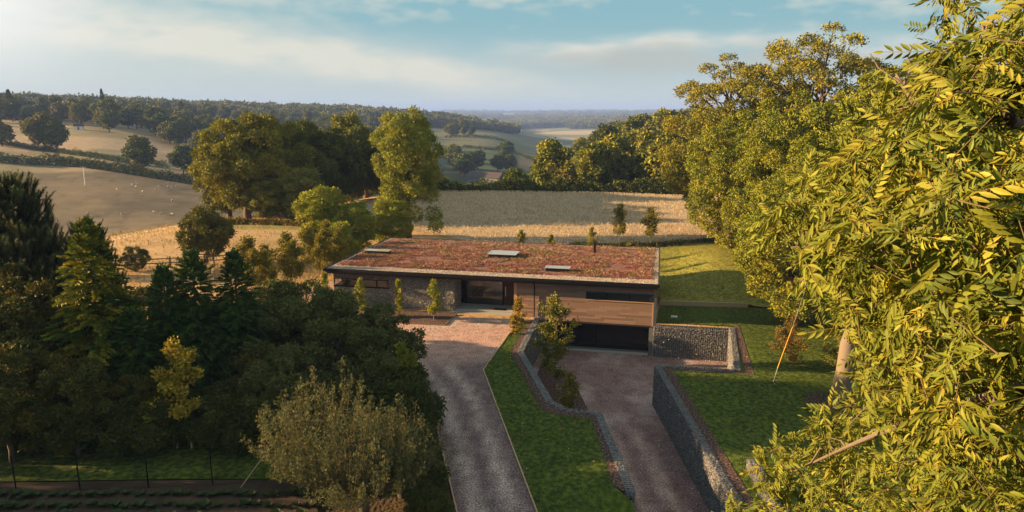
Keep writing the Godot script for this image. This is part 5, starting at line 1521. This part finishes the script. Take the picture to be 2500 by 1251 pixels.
	# --- big trees on the right
	var oldash := tree_shape({"seed": 141, "mid": 13.4, "size": Vector3(5.6, 8.0, 5.3), "lobes": 84, "lobe": 1.0, "extra": [[Vector3(-0.3, 3.4, 0.6), 1.0], [Vector3(-2.6, 5.0, 1.0), 1.3], [Vector3(-3.6, 6.2, 0.4), 1.2], [Vector3(0.4, 5.4, 1.2), 1.1], [Vector3(2.4, 4.6, 1.0), 1.2], [Vector3(0.2, 1.8, 0.5), 0.7], [Vector3(-4.6, 8.0, 0.5), 1.5], [Vector3(-5.2, 10.0, 0.0), 1.4], [Vector3(-4.8, 6.4, 1.0), 1.0], [Vector3(3.6, 7.0, 0.5), 1.5], [Vector3(1.2, 8.2, 1.6), 1.4]], "kinds": ashy + leafy_a, "sprigs": 6600, "s0": 0.26, "s1": 0.44, "cols": YELLOW + OLIVE, "girth": 0.34, "fork": 0.95, "limbs": 46, "twigs": 3, "lean": Vector3(0.4, 0, 0)})
	plant("old_ash", oldash, "tall open-crowned ash at the right end of the stubble", "tree", Vector3(26.4, 0, -88.5), 0.0, Vector3(1.25, 1.04, 1.2), "tall ashes on the right")
	plant("old_ash", oldash, "tallest open-crowned ash behind, its top against the sky", "tree", Vector3(34.5, 0, -80.0), 2.3, Vector3(1.3, 1.16, 1.3), "tall ashes on the right")
	plant("old_ash", oldash, "open-crowned ash half hidden by the near ash leaves", "tree", Vector3(37.5, 0, -66.0), 4.0, Vector3(1.2, 0.96, 1.2), "tall ashes on the right")
	var maple := tree_shape({"seed": 143, "mid": 6.2, "size": Vector3(3.8, 5.4, 3.8), "lobes": 90, "lobe": 0.72, "kinds": leafy_a, "sprigs": 8200, "s0": 0.18, "s1": 0.30, "cols": [Color(0.155, 0.19, 0.02), Color(0.205, 0.22, 0.022), Color(0.09, 0.122, 0.017), Color(0.27, 0.24, 0.025)], "girth": 0.22, "fork": 0.85, "limbs": 30})
	plant("field_maple", maple, "leafy field maple at the right of the lawns, branches low", "tree", Vector3(20.6, 0, -50.5), 0.0, Vector3(1.0, 1.0, 1.0), "field maples on the right")
	plant("field_maple", maple, "field maple behind, right of the rear lawn", "tree", Vector3(27.0, 0, -60.0), 2.0, Vector3(1.15, 1.2, 1.15), "field maples on the right")
	plant("field_maple", maple, "field maple glimpsed between the near ash and the lawn", "tree", Vector3(24.6, 0, -45.0), 4.1, Vector3(1.05, 1.1, 1.05), "field maples on the right")
	var fill := [[23.8, -76.0, 1.25, "field maple at the corner of stubble and rear lawn"], [28.6, -72.0, 1.4, "field maple under the tallest open-crowned ash"], [25.4, -66.5, 1.2, "field maple at the right edge of the rear lawn"], [32.5, -64.0, 1.5, "tall field maple behind the right-hand maples"], [28.5, -53.0, 1.3, "field maple between near ash and rear lawn"], [33.5, -87.0, 1.5, "field maple right of the tall ash trunk"], [39.0, -74.0, 1.6, "field maple far right behind the near ash"]]
	for k in fill.size(): plant("field_maple", maple, fill[k][3], "tree", Vector3(fill[k][0], 0, fill[k][1]), k * 1.4 + 0.5, Vector3(1.0, 1.08, 1.0) * fill[k][2], "field maples on the right")
	for s in [[-3.3, -27.2, 0.55, "next to the lowest part of the drive edging"], [-3.9, -29.6, 0.6, "below the smaller pollard willow"], [-5.9, -30.6, 0.7, "between the pollard willows and the hawthorns"], [-2.9, -25.0, 0.5, "at the bottom of the picture by the drive"]]: plant("dark_shrub", dark_c, "low dark shrub " + s[3], "shrub", Vector3(s[0] - 0.5, 0, s[1]), s[0], Vector3.ONE * s[2], "dark shrubs")
	var leaning := tree_shape({"seed": 145, "mid": 9.6, "size": Vector3(3.8, 4.6, 3.8), "lobes": 34, "lobe": 1.1, "kinds": ashy + leafy_a, "sprigs": 5200, "s0": 0.2, "s1": 0.33, "cols": YELLOW + GREEN, "girth": 0.42, "fork": 0.75, "lean": Vector3(1.2, 0, -0.5)})
	plant("leaning_ash", leaning, "ash with a thick lit trunk in the mulch ring", "tree", Vector3(18.3, 0, -37.0), 0.0, Vector3.ONE, "", M.grey_bark)
	plant("russet_shrub", sapling_shape(151, 2.6, 1.2, 0.02, 700, 0.16, [Color(0.12, 0.09, 0.02), Color(0.10, 0.11, 0.02), Color(0.20, 0.10, 0.03)]), "russet-tinted shrub by the orange stay wire", "shrub", Vector3(17.6, 0, -42.4), 0.0, Vector3.ONE)
	plant("russet_shrub", sapling_shape(152, 2.6, 1.2, 0.02, 700, 0.16, OLIVE), "olive shrub behind the leaning ash trunk", "shrub", Vector3(20.5, 0, -40.8), 0.0, Vector3(1.2, 1.1, 1.2))
	# trees beyond the left edge whose shade lies over the foreground
	var shade := [[-47, -17, 0.72], [-53, -22, 0.78], [-49, -27, 0.7], [-55, -32, 0.62], [-51, -38, 0.5], [-42, -22, 0.58], [-60, -26, 0.72]]
	for s in shade: plant("shelter_tree", clump[1], "broad tree of the shelter belt beyond the left edge", "tree", Vector3(s[0], 0, s[1]), s[0] * 1.0, Vector3(0.85, 1.0, 0.85) * s[2], "shelter belt beyond the left edge")
	# tufts of rough grass over the field and the dry verge
	rng.seed = 171
	var blade := Geo.new()
	blade.v.append_array(tuft(14, 1.0, 0.05))
	var places := []
	var tints := PackedColorArray()
	for k in 9000:
		var p := Vector3.ZERO
		if k % 3 == 0: p = spot(rr(-30, -16), rr(-72, -48))
		else: p = polar(rr(0, 860), rr(70, 118))
		if p.x > -16.5 and p.z > -72.0: continue
		if nz.get_noise_2d(p.x * 4.0 + 300.0, p.z * 4.0) < -0.05 and rng.randf() < 0.7: continue
		var s := rr(0.12, 0.3) * (2.0 if rng.randf() < 0.06 else 1.0)
		places.append(Transform3D(Basis(Vector3.UP, rr(0, TAU)).scaled(Vector3(s, s * 0.8, s)), p))
		tints.append(pick([Color(0.40, 0.27, 0.13), Color(0.30, 0.22, 0.10), Color(0.17, 0.15, 0.05), Color(0.46, 0.32, 0.17)]))
	var gt := scatter("rough_grass", self, blade.done(), M.leaf, places, tints)
	tag(gt, "tufts of dry rough grass over the tan field", "grass")
	places = []
	tints = PackedColorArray()
	for k in 30000:
		var p := spot(rr(-22, 60), rr(-138, -82))
		if p.x < -14.0 and p.z > -100.0: continue
		if p.z > -84.5 - maxf(0.0, (-p.x - 4.0)) * 0.8 and p.x < 26.0: continue
		var row := roundf(p.z / 0.5) * 0.5
		p = spot(p.x, row + rr(-0.09, 0.09))
		var s := rr(0.13, 0.28)
		places.append(Transform3D(Basis(Vector3.UP, rr(0, TAU)).scaled(Vector3(s, s, s)), p))
		tints.append(pick([Color(0.58, 0.45, 0.30), Color(0.45, 0.33, 0.20), Color(0.68, 0.56, 0.40)]))
	gt = scatter("straw_stubble", self, blade.done(), M.leaf, places, tints)
	tag(gt, "rows of pale straw stubble in the field", "stubble")
	places = []
	tints = PackedColorArray()
	var lawns := [pv([[0.37, -51.16], [-1.78, -41.31], [0.99, -25.6], [2.0, -20], [4.6, -20], [4.38, -27.5], [4.11, -34.13], [1.85, -35.0], [-0.11, -44.55], [1.25, -51.7]]), pv([[9.95, -20], [9.95, -41.2], [14.7, -40.4], [17, -50.3], [11.3, -51.6], [12.4, -56.0], [19.1, -55.2], [30, -45], [26, -22]])]
	for k in 42000:
		var p := Vector3(rr(-2, 4.9), 0, rr(-51.6, -20)) if k % 3 == 0 else Vector3(rr(10, 30), 0, rr(-56, -20))
		if not Geometry2D.is_point_in_polygon(Vector2(p.x, p.z), lawns[0 if k % 3 == 0 else 1]): continue
		p.y = near_level(p.x, p.z) + 0.02
		var s := rr(0.035, 0.075)
		places.append(Transform3D(Basis(Vector3.UP, rr(0, TAU)).scaled(Vector3(s * 1.6, s, s * 1.6)), p))
		tints.append(pick([Color(0.07, 0.12, 0.015), Color(0.045, 0.08, 0.012), Color(0.10, 0.14, 0.02)]))
	for k in 16000:
		var p := Vector3(rr(12.5, 40), 0, rr(-83, -56.6))
		p.y = rear_level(p.x, p.z) + 0.03
		var s := rr(0.05, 0.12)
		places.append(Transform3D(Basis(Vector3.UP, rr(0, TAU)).scaled(Vector3(s * 1.6, s, s * 1.6)), p))
		tints.append(pick([Color(0.21, 0.22, 0.035), Color(0.15, 0.17, 0.028), Color(0.33, 0.28, 0.07)]))
	var litter := []
	var dead := PackedColorArray()
	for k in 1600:
		var p := Vector3(rr(-3.5, 4.6), 0.05, rr(-51, -22)) if k % 2 else Vector3(rr(10, 24), 0.05, rr(-50, -22))
		if p.x > 1.0 and p.x < 5.2 and p.z < -34.0: continue
		if p.x < 9.0 and p.x > 0.6 and p.z > -28.0: continue
		p.y = near_level(p.x, p.z) + 0.07
		litter.append(Transform3D(facing(Vector3.UP + unit() * 0.6, rr(0, TAU)).scaled(Vector3.ONE * rr(0.06, 0.13)), p))
		dead.append(pick([Color(0.30, 0.20, 0.06), Color(0.22, 0.13, 0.05), Color(0.40, 0.30, 0.08)]))
	var one := Geo.new()
	one.v.append_array(leaf_shape(Vector3(0, 0, -0.5), Vector3(0, 0.1, 0.5), Vector3(0.28, 0, 0), 0.06))
	var fallen := scatter("fallen_leaves", self, one.done(), M.leaf, litter, dead)
	tag(fallen, "fallen yellow and brown leaves on lawns and drive", "leaves")
	gt = scatter("lawn_grass", self, blade.done(), M.leaf, places, tints)
	tag(gt, "short grass blades of the mown lawns", "grass")


# ------------------------------------------------------------------ the valley
func sheep_shape() -> ArrayMesh:
	# one woolly body with head, ears and four short legs, joined into a single skin
	var g := Geo.new()
	g.tube([Vector3(-0.56, 0.62, 0), Vector3(-0.5, 0.64, 0), Vector3(-0.3, 0.66, 0), Vector3(0.1, 0.66, 0), Vector3(0.36, 0.68, 0), Vector3(0.5, 0.74, 0), Vector3(0.66, 0.78, 0), Vector3(0.82, 0.66, 0), Vector3(0.86, 0.62, 0)], [0.04, 0.2, 0.3, 0.31, 0.27, 0.17, 0.13, 0.075, 0.02], 9)
	for x in [-0.36, 0.3]:
		for z in [-0.14, 0.14]: g.tube([Vector3(x, 0.5, z), Vector3(x - 0.03, 0.25, z), Vector3(x, 0.0, z)], [0.075, 0.04, 0.035], 6)
	for z in [-1.0, 1.0]: g.tube([Vector3(0.68, 0.8, z * 0.08), Vector3(0.64, 0.78, z * 0.2)], [0.035, 0.01], 5)
	return g.done()


func far_shape(seed_: int, wide: float, tall: float, sprigs: int, size: float, cols: Array) -> Array:
	rng.seed = seed_
	var kinds := [broad_sprig(6, 0.75, 0.34), broad_sprig(6, 0.8, 0.3)]
	return tree_shape({"seed": seed_, "mid": tall * 0.56, "size": Vector3(wide * 0.36, tall * 0.34, wide * 0.36), "lobes": 30, "lobe": wide * 0.125, "kinds": kinds, "sprigs": sprigs, "s0": size * 0.8, "s1": size * 1.25, "cols": cols, "girth": 0.28, "fork": 0.9, "limbs": 4, "twigs": 0, "drop": 0.1})


func valley() -> void:
	var kinds := []
	kinds.append(far_shape(201, 10, 13, 1000, 0.75, YELLOW + OLIVE + GREEN))
	kinds.append(far_shape(202, 10, 14, 850, 0.85, GREEN + OLIVE))
	kinds.append(far_shape(203, 9, 12, 800, 0.85, GREEN))
	kinds.append(far_shape(204, 11, 12, 850, 0.9, OLIVE + [Color(0.14, 0.11, 0.02)]))
	kinds.append(far_shape(205, 8, 15, 800, 0.8, GREEN + YELLOW))
	var sorts := ["yellow-tinted", "green", "deep green", "olive", "tall mixed-green"]
	# the wood on the far side of the stubble, tree by tree
	rng.seed = 211
	var n := 0
	var placed := []
	for tries in 1500:
		var u := rr(1060, 2150)
		var d := 147.0 + 200.0 * pow(rng.randf(), 1.15)
		if d > 152.0 + (u - 1215.0) * 0.55: continue
		if u < 1260 and d > 170: continue
		var p := polar(u, d)
		var ok := true
		for q in placed:
			if Vector2(p.x - q.x, p.z - q.z).length() < 5.0: ok = false
		if not ok: continue
		placed.append(p)
		var k := rng.randi() % 5
		var s := rr(0.68, 1.2)
		if d < 158 and u < 1330: k = 2; s = rr(0.5, 0.66)
		plant("woodland_tree", kinds[k], "%s crown in the wood behind the stubble field" % sorts[k], "tree", p - Vector3(0, 0.3, 0), rr(0, TAU), Vector3(s * rr(0.9, 1.15), s, s * rr(0.9, 1.15)), "%s trees of the wood behind the stubble" % sorts[k])
		n += 1
		if n > 240: break
	# single trees of the valley
	var big := [[-160.6, -306.0, 1.25, 1, "broad hedgerow tree right of the power pole"], [-148.0, -318.0, 1.15, 2, "second hedgerow tree beside the broad one"], [-139.0, -326.0, 1.0, 1, "third hedgerow tree next to the field clump"], [-231.0, -352.0, 1.5, 3, "big parkland tree above the hedges on the left"], [-224.0, -350.0, 1.2, 1, "dark parkland tree touching the big one"], [-252.0, -352.0, 1.0, 3, "rounded parkland tree at the left edge"], [-264.0, -352.0, 0.9, 1, "parkland tree cut by the left edge"]]
	for b in big: plant("hedgerow_tree", kinds[b[3]], b[4], "tree", spot(b[0], b[1]), b[0], Vector3(b[2] * 1.1, b[2], b[2] * 1.1), "hedgerow trees in the valley")
	var lone := [[1235, 560, 1.35, 2, "dark lone tree in the green valley pasture"], [1228, 540, 0.8, 2, "small dark tree below the lone one in the pasture"], [1215, 470, 1.0, 2, "dark tree by the barn roof"], [1245, 480, 0.95, 1, "tree right of the barn roof"], [1128, 440, 1.3, 2, "dark tree mass left of the green pasture, front"], [1150, 455, 1.2, 2, "dark tree mass left of the green pasture, middle"], [1108, 470, 1.3, 1, "dark tree left of the green pasture, behind the ash"], [1165, 480, 1.1, 2, "dark tree left of the green pasture, right end"], [1130, 830, 1.5, 1, "tree of the hilltop copse, left"], [1110, 815, 1.4, 2, "tree of the hilltop copse, far left"], [1150, 845, 1.1, 2, "tree of the hilltop copse, right"], [1098, 800, 1.3, 0, "light tree of the hilltop copse"]]
	for b in lone: plant("valley_tree", kinds[b[3]], b[4], "tree", polar(b[0], b[1]), b[0], Vector3(b[2] * 1.15, b[2], b[2] * 1.15), "trees of the green valley")
	# belts of park trees on the left hillside
	rng.seed = 223
	placed = []
	n = 0
	for tries in 1200:
		var u := rr(-60, 930)
		var d := rr(420, 820)
		if u < 340 and d < 545 + 40 * sin(u * 0.02): continue
		if u < 480 and u >= 340 and d < 470: continue
		if u > 480 and d < 380: continue
		var p := polar(u, d)
		var ok := true
		for q in placed:
			if Vector2(p.x - q.x, p.z - q.z).length() < 12.0: ok = false
		if not ok: continue
		placed.append(p)
		var k := rng.randi() % 5
		var s := rr(0.85, 1.45)
		plant("park_tree", kinds[k], "%s tree in the belts on the left hillside" % sorts[k], "tree", p - Vector3(0, 0.3, 0), rr(0, TAU), Vector3(s * rr(1.0, 1.3), s, s * rr(1.0, 1.3)), "%s trees of the left hillside" % sorts[k])
		n += 1
		if n > 250: break
	rng.seed = 231
	var spire := conifer_shape({"seed": 231, "h": 30.0, "girth": 0.5, "reach": 4.6, "boughs": 11, "whorl": 0.9, "step": 1.0, "s0": 1.3, "s1": 2.0, "rise": 0.2, "power": 1.0, "kinds": [spray(7, 0.6, 0.14)], "cols": DARK})
	plant("wellingtonia", spire, "dark spire of a conifer rising over the left hillside", "tree", polar(252, 640), 0.0, Vector3.ONE * 0.82, "spires on the skyline", null, M.needle)
	plant("wellingtonia", spire, "smaller dark spire on the skyline left of the clump", "tree", polar(443, 700), 1.0, Vector3(1.1, 0.72, 1.1), "spires on the skyline", null, M.needle)
	plant("wellingtonia", spire, "dark rounded conifer top at the far left skyline", "tree", polar(25, 660), 2.0, Vector3(1.2, 0.72, 1.2), "spires on the skyline", null, M.needle)
	# hedges
	var hk := [broad_sprig(6, 0.75, 0.34), broad_sprig(6, 0.8, 0.3)]
	var h1 := [spot(-228, -303), spot(-200.7, -310), spot(-176, -304), spot(-151, -299), spot(-131.4, -297.3), spot(-112, -285)]
	var h2 := [spot(-268, -360), spot(-232.8, -351.6), spot(-205.5, -339.2), spot(-183.4, -330.6), spot(-163, -334)]
	var o := thing("field_hedge", "thick dark hedge above the sheep pasture", "hedge", Vector3.ZERO, 0.0, "field hedges")
	part("foliage", hedge_shape(h1, 5.5, 2.6, 26.0, 0.75, hk, GREEN + OLIVE + DARK, 241), M.leaf, o)
	o = thing("field_hedge", "thin hedge with gaps above the thick one on the left", "hedge", Vector3.ZERO, 0.0, "field hedges")
	part("foliage", hedge_shape(h2, 3.6, 1.8, 14.0, 0.7, hk, GREEN + OLIVE, 242), M.leaf, o)
	o = thing("field_hedge", "hedge line crossing the green pasture in the valley", "hedge", Vector3.ZERO, 0.0, "field hedges")
	part("foliage", hedge_shape([polar(1130, 650), polar(1190, 640), polar(1240, 665), polar(1290, 620), polar(1330, 590)], 3.5, 2.0, 8.0, 0.9, hk, GREEN + DARK, 243), M.leaf, o)
	o = thing("field_hedge", "hedge along the crest of the green valley hill", "hedge", Vector3.ZERO, 0.0, "field hedges")
	part("foliage", hedge_shape([polar(1090, 800), polar(1160, 840), polar(1240, 800)], 4.0, 2.5, 6.0, 1.0, hk, GREEN + OLIVE, 244), M.leaf, o)
	o = thing("field_hedge", "dark hedge under the wood at the stubble's far edge", "hedge", Vector3.ZERO, 0.0, "field hedges")
	part("foliage", hedge_shape([polar(900, 141), polar(1060, 143), polar(1180, 146), polar(1300, 147), polar(1500, 146), polar(1700, 144), polar(1900, 140)], 4.2, 1.5, 46.0, 0.55, hk, GREEN + DARK + OLIVE, 245), M.leaf, o)
	o = thing("field_hedge", "low rank hedge along the back of the sunlit lawn", "hedge", Vector3.ZERO, 0.0, "field hedges")
	part("foliage", hedge_shape([spot(7, -81.9), spot(17, -81.6), spot(25, -85.0), spot(34, -84.0)], 0.75, 0.45, 90.0, 0.16, hk, GREEN + OLIVE, 246), M.leaf, o)
	o = thing("bramble_bank", "rusty bramble bank at the foot of the clump", "bramble", Vector3.ZERO, 0.0, "field hedges")
	part("foliage", hedge_shape([polar(520, 108), polar(590, 106), polar(680, 103), polar(760, 99)], 1.1, 1.0, 70.0, 0.3, hk, RUST + OLIVE, 247), M.leaf, o)
	# sheep, pole, far buildings
	var shape := sheep_shape()
	var first: Node3D = null
	rng.seed = 251
	for s in [[-145.9, -259.6], [-147.5, -273.3], [-145.5, -268.8], [-143.9, -268.8], [-146.3, -274.9], [-132.5, -251.5], [-136.7, -259.9], [-136.4, -269.2], [-139.0, -277.0], [-136.5, -272.5], [-140.7, -288.0], [-136.8, -279.8], [-135.7, -280.9], [-135.7, -284.4], [-120.1, -247.7], [-115.2, -224.3], [-111.6, -222.0], [-108.3, -222.4], [-129.6, -212.3], [-130.5, -215.0], [-120.8, -216.2]]:
		var p := spot(s[0], s[1])
		if first == null:
			first = thing("sheep", "white sheep grazing in the brown pasture", "sheep", p, rr(0, TAU), "sheep grazing in the valley pasture")
			part("body", shape, M.wool, first)
			first.scale = Vector3.ONE * 0.8
		else: copy(first, p, rr(0, TAU), Vector3.ONE * rr(0.75, 0.9))
	var pole := thing("power_pole", "pale power pole with two crossarms in the sheep pasture", "power pole", spot(-161.6, -266.4))
	var pg := Geo.new()
	pg.tube([Vector3(0, -0.3, 0), Vector3(0.15, 6.9, 0)], [0.17, 0.12], 8, true)
	part("mast", pg.done(), M.white, pole)
	part("crossarm", one_box(Vector3(-0.9, 6.5, -0.06), Vector3(1.2, 6.65, 0.06)), M.white, pole)
	part("crossarm", one_box(Vector3(-0.1, 5.3, -0.06), Vector3(1.4, 5.45, 0.06)), M.white, pole)
	for x in [-0.8, 0.15, 1.1]: part("insulator", one_box(Vector3(x - 0.06, 6.65, -0.06), Vector3(x + 0.06, 6.95, 0.06)), M.zinc, pole)
	var far := [[187, 520, 5.0, 3.4, "white-walled barn with flagpole at the far field edge"], [322, 610, 9.0, 5.0, "pale house half hidden by trees on the left hillside"], [1268, 1900, 12.0, 6.0, "tiny white farm building in the distant valley"]]
	for f in far:
		var h := thing("far_house", f[4], "house", polar(f[0], f[1]), 0.3, "far buildings")
		var w: float = f[2]
		var t: float = f[3]
		part("wall", one_box(Vector3(-w / 2, -0.5, -w * 0.3), Vector3(w / 2, t * 0.6, w * 0.3)), M.white, h)
		var rg := Geo.new()
		var a := Vector3(-w / 2 - 0.3, t * 0.6, 0)
		var b := Vector3(w / 2 + 0.3, t * 0.6, 0)
		for s in [-1.0, 1.0]: rg.quad(a + Vector3(0, 0, s * w * 0.34), b + Vector3(0, 0, s * w * 0.34), b + Vector3(0, t * 0.45, 0), a + Vector3(0, t * 0.45, 0))
		for e in [a, b]: rg.tri(e + Vector3(0, 0, -w * 0.34), e + Vector3(0, t * 0.45, 0), e + Vector3(0, 0, w * 0.34))
		part("roof", rg.done(), M.tile_roof if f[0] != 1268 else M.white, h)
		part("door", one_box(Vector3(-0.5, 0, w * 0.3), Vector3(0.5, minf(2.0, t * 0.5), w * 0.3 + 0.05)), M.timber, h)
	var barn := thing("barn", "dark barn roof down in the valley behind the stubble", "barn", polar(1185, 425), -0.45, "far buildings")
	part("wall", one_box(Vector3(-11, -1, -5), Vector3(11, 3.2, 5)), M.render, barn)
	var bg := Geo.new()
	for s in [-1.0, 1.0]: bg.quad(Vector3(-11.4, 3.1, s * 5.4), Vector3(11.4, 3.1, s * 5.4), Vector3(11.4, 6.2, 0), Vector3(-11.4, 6.2, 0))
	for x in [-11.0, 11.0]: bg.tri(Vector3(x, 3.2, -5), Vector3(x, 6.15, 0), Vector3(x, 3.2, 5))
	part("roof", bg.done(), M.tile_roof, barn)
	# woods too far to tell apart
	var lump: Mesh = far_shape(261, 11, 12, 150, 1.9, GREEN + OLIVE)[1]
	var dim: Mesh = far_shape(262, 11, 11, 120, 2.1, GREEN + OLIVE)[1]
	rng.seed = 263
	var places := []
	for k in 5200:
		var u := rr(-120, 1260)
		var d := rr(900, 1750)
		if u > 860:
			d = rr(900, 1420)
			if u > 1090 and d < 1010 + (u - 1090) * 0.6: continue
		if d < 990 and u > 900: continue
		var p := polar(u, d)
		var s := rr(0.7, 1.2) * (1.35 if rng.randf() < 0.15 else 1.0)
		places.append(Transform3D(Basis(Vector3.UP, rr(0, TAU)).scaled(Vector3(s * 1.2, s, s * 1.2)), p))
	var o2 := scatter("hillside_wood", self, dim, M.leaf, places)
	tag(o2, "long dark wood covering the left ridge to the skyline", "wood")
	places = []
	for k in 16000:
		var u := rr(1080, 2700)
		var d := 1300.0 * pow(6.5, rng.randf())
		var p := polar(u, d)
		var w := nz.get_noise_2d(p.x * 0.06 + 70.0, p.z * 0.03)
		if w > 0.0: continue
		var s := rr(0.9, 1.5) * (1.0 + d / 6000.0)
		places.append(Transform3D(Basis(Vector3.UP, rr(0, TAU)).scaled(Vector3(s * 1.5, s, s * 1.5)), p))
	o2 = scatter("distant_wood", self, dim, M.leaf, places)
	tag(o2, "far woods and hedges stretching to the blue horizon", "wood")
	places = []
	for k in 900:
		var u := rr(1380, 2600)
		var d := rr(350, 620)
		if u < 1650 and d > 380: continue
		var p := polar(u, d)
		places.append(Transform3D(Basis(Vector3.UP, rr(0, TAU)).scaled(Vector3.ONE * rr(0.8, 1.2)), p))
	o2 = scatter("back_wood", self, lump, M.leaf, places)
	tag(o2, "depth of the wood beyond its front trees", "wood")


# ------------------------------------------------------------------ all of it
func _ready() -> void:
	nz.seed = 7
	nz.frequency = 0.02
	nz.fractal_octaves = 4
	# camera
	var cam := Camera3D.new()
	cam.name = "camera"
	cam.fov = 39.97
	cam.near = 0.1
	cam.far = 30000.0
	add_child(cam)
	cam.position = Vector3(0, 15.8, 0)
	cam.rotation_degrees = Vector3(-11.7, 0, 0)
	cam.current = true
	# sky, haze, exposure
	var sky := Sky.new()
	var pano := PanoramaSkyMaterial.new()
	pano.panorama = ImageTexture.create_from_image(heaven())
	sky.sky_material = pano
	var env := Environment.new()
	env.background_mode = Environment.BG_SKY
	env.sky = sky
	env.background_energy_multiplier = 0.255
	env.tonemap_mode = Environment.TONE_MAPPER_LINEAR
	env.tonemap_exposure = 3.9
	env.fog_enabled = true
	env.fog_density = 0.00017
	env.fog_light_color = Color(0.58, 0.71, 1.0)
	env.sdfgi_enabled = true
	env.ssao_enabled = true
	env.ssil_enabled = true
	var we := WorldEnvironment.new()
	we.name = "surroundings"
	we.environment = env
	add_child(we)
	# low sun from the left
	var sun := DirectionalLight3D.new()
	sun.name = "sun"
	sun.light_energy = 1.6
	sun.light_color = Color(1.0, 0.83, 0.60)
	sun.light_angular_distance = 0.55
	sun.shadow_enabled = true
	add_child(sun)
	var up := deg_to_rad(13.5)
	var swing := deg_to_rad(-3.0)
	sun.look_at_from_position(Vector3(-cos(up) * cos(swing), sin(up), cos(up) * sin(swing)) * 100.0, Vector3.ZERO)
	materials()
	terrain()
	grounds()
	house()
	fences()
	planting()
	near_ash()
	valley()
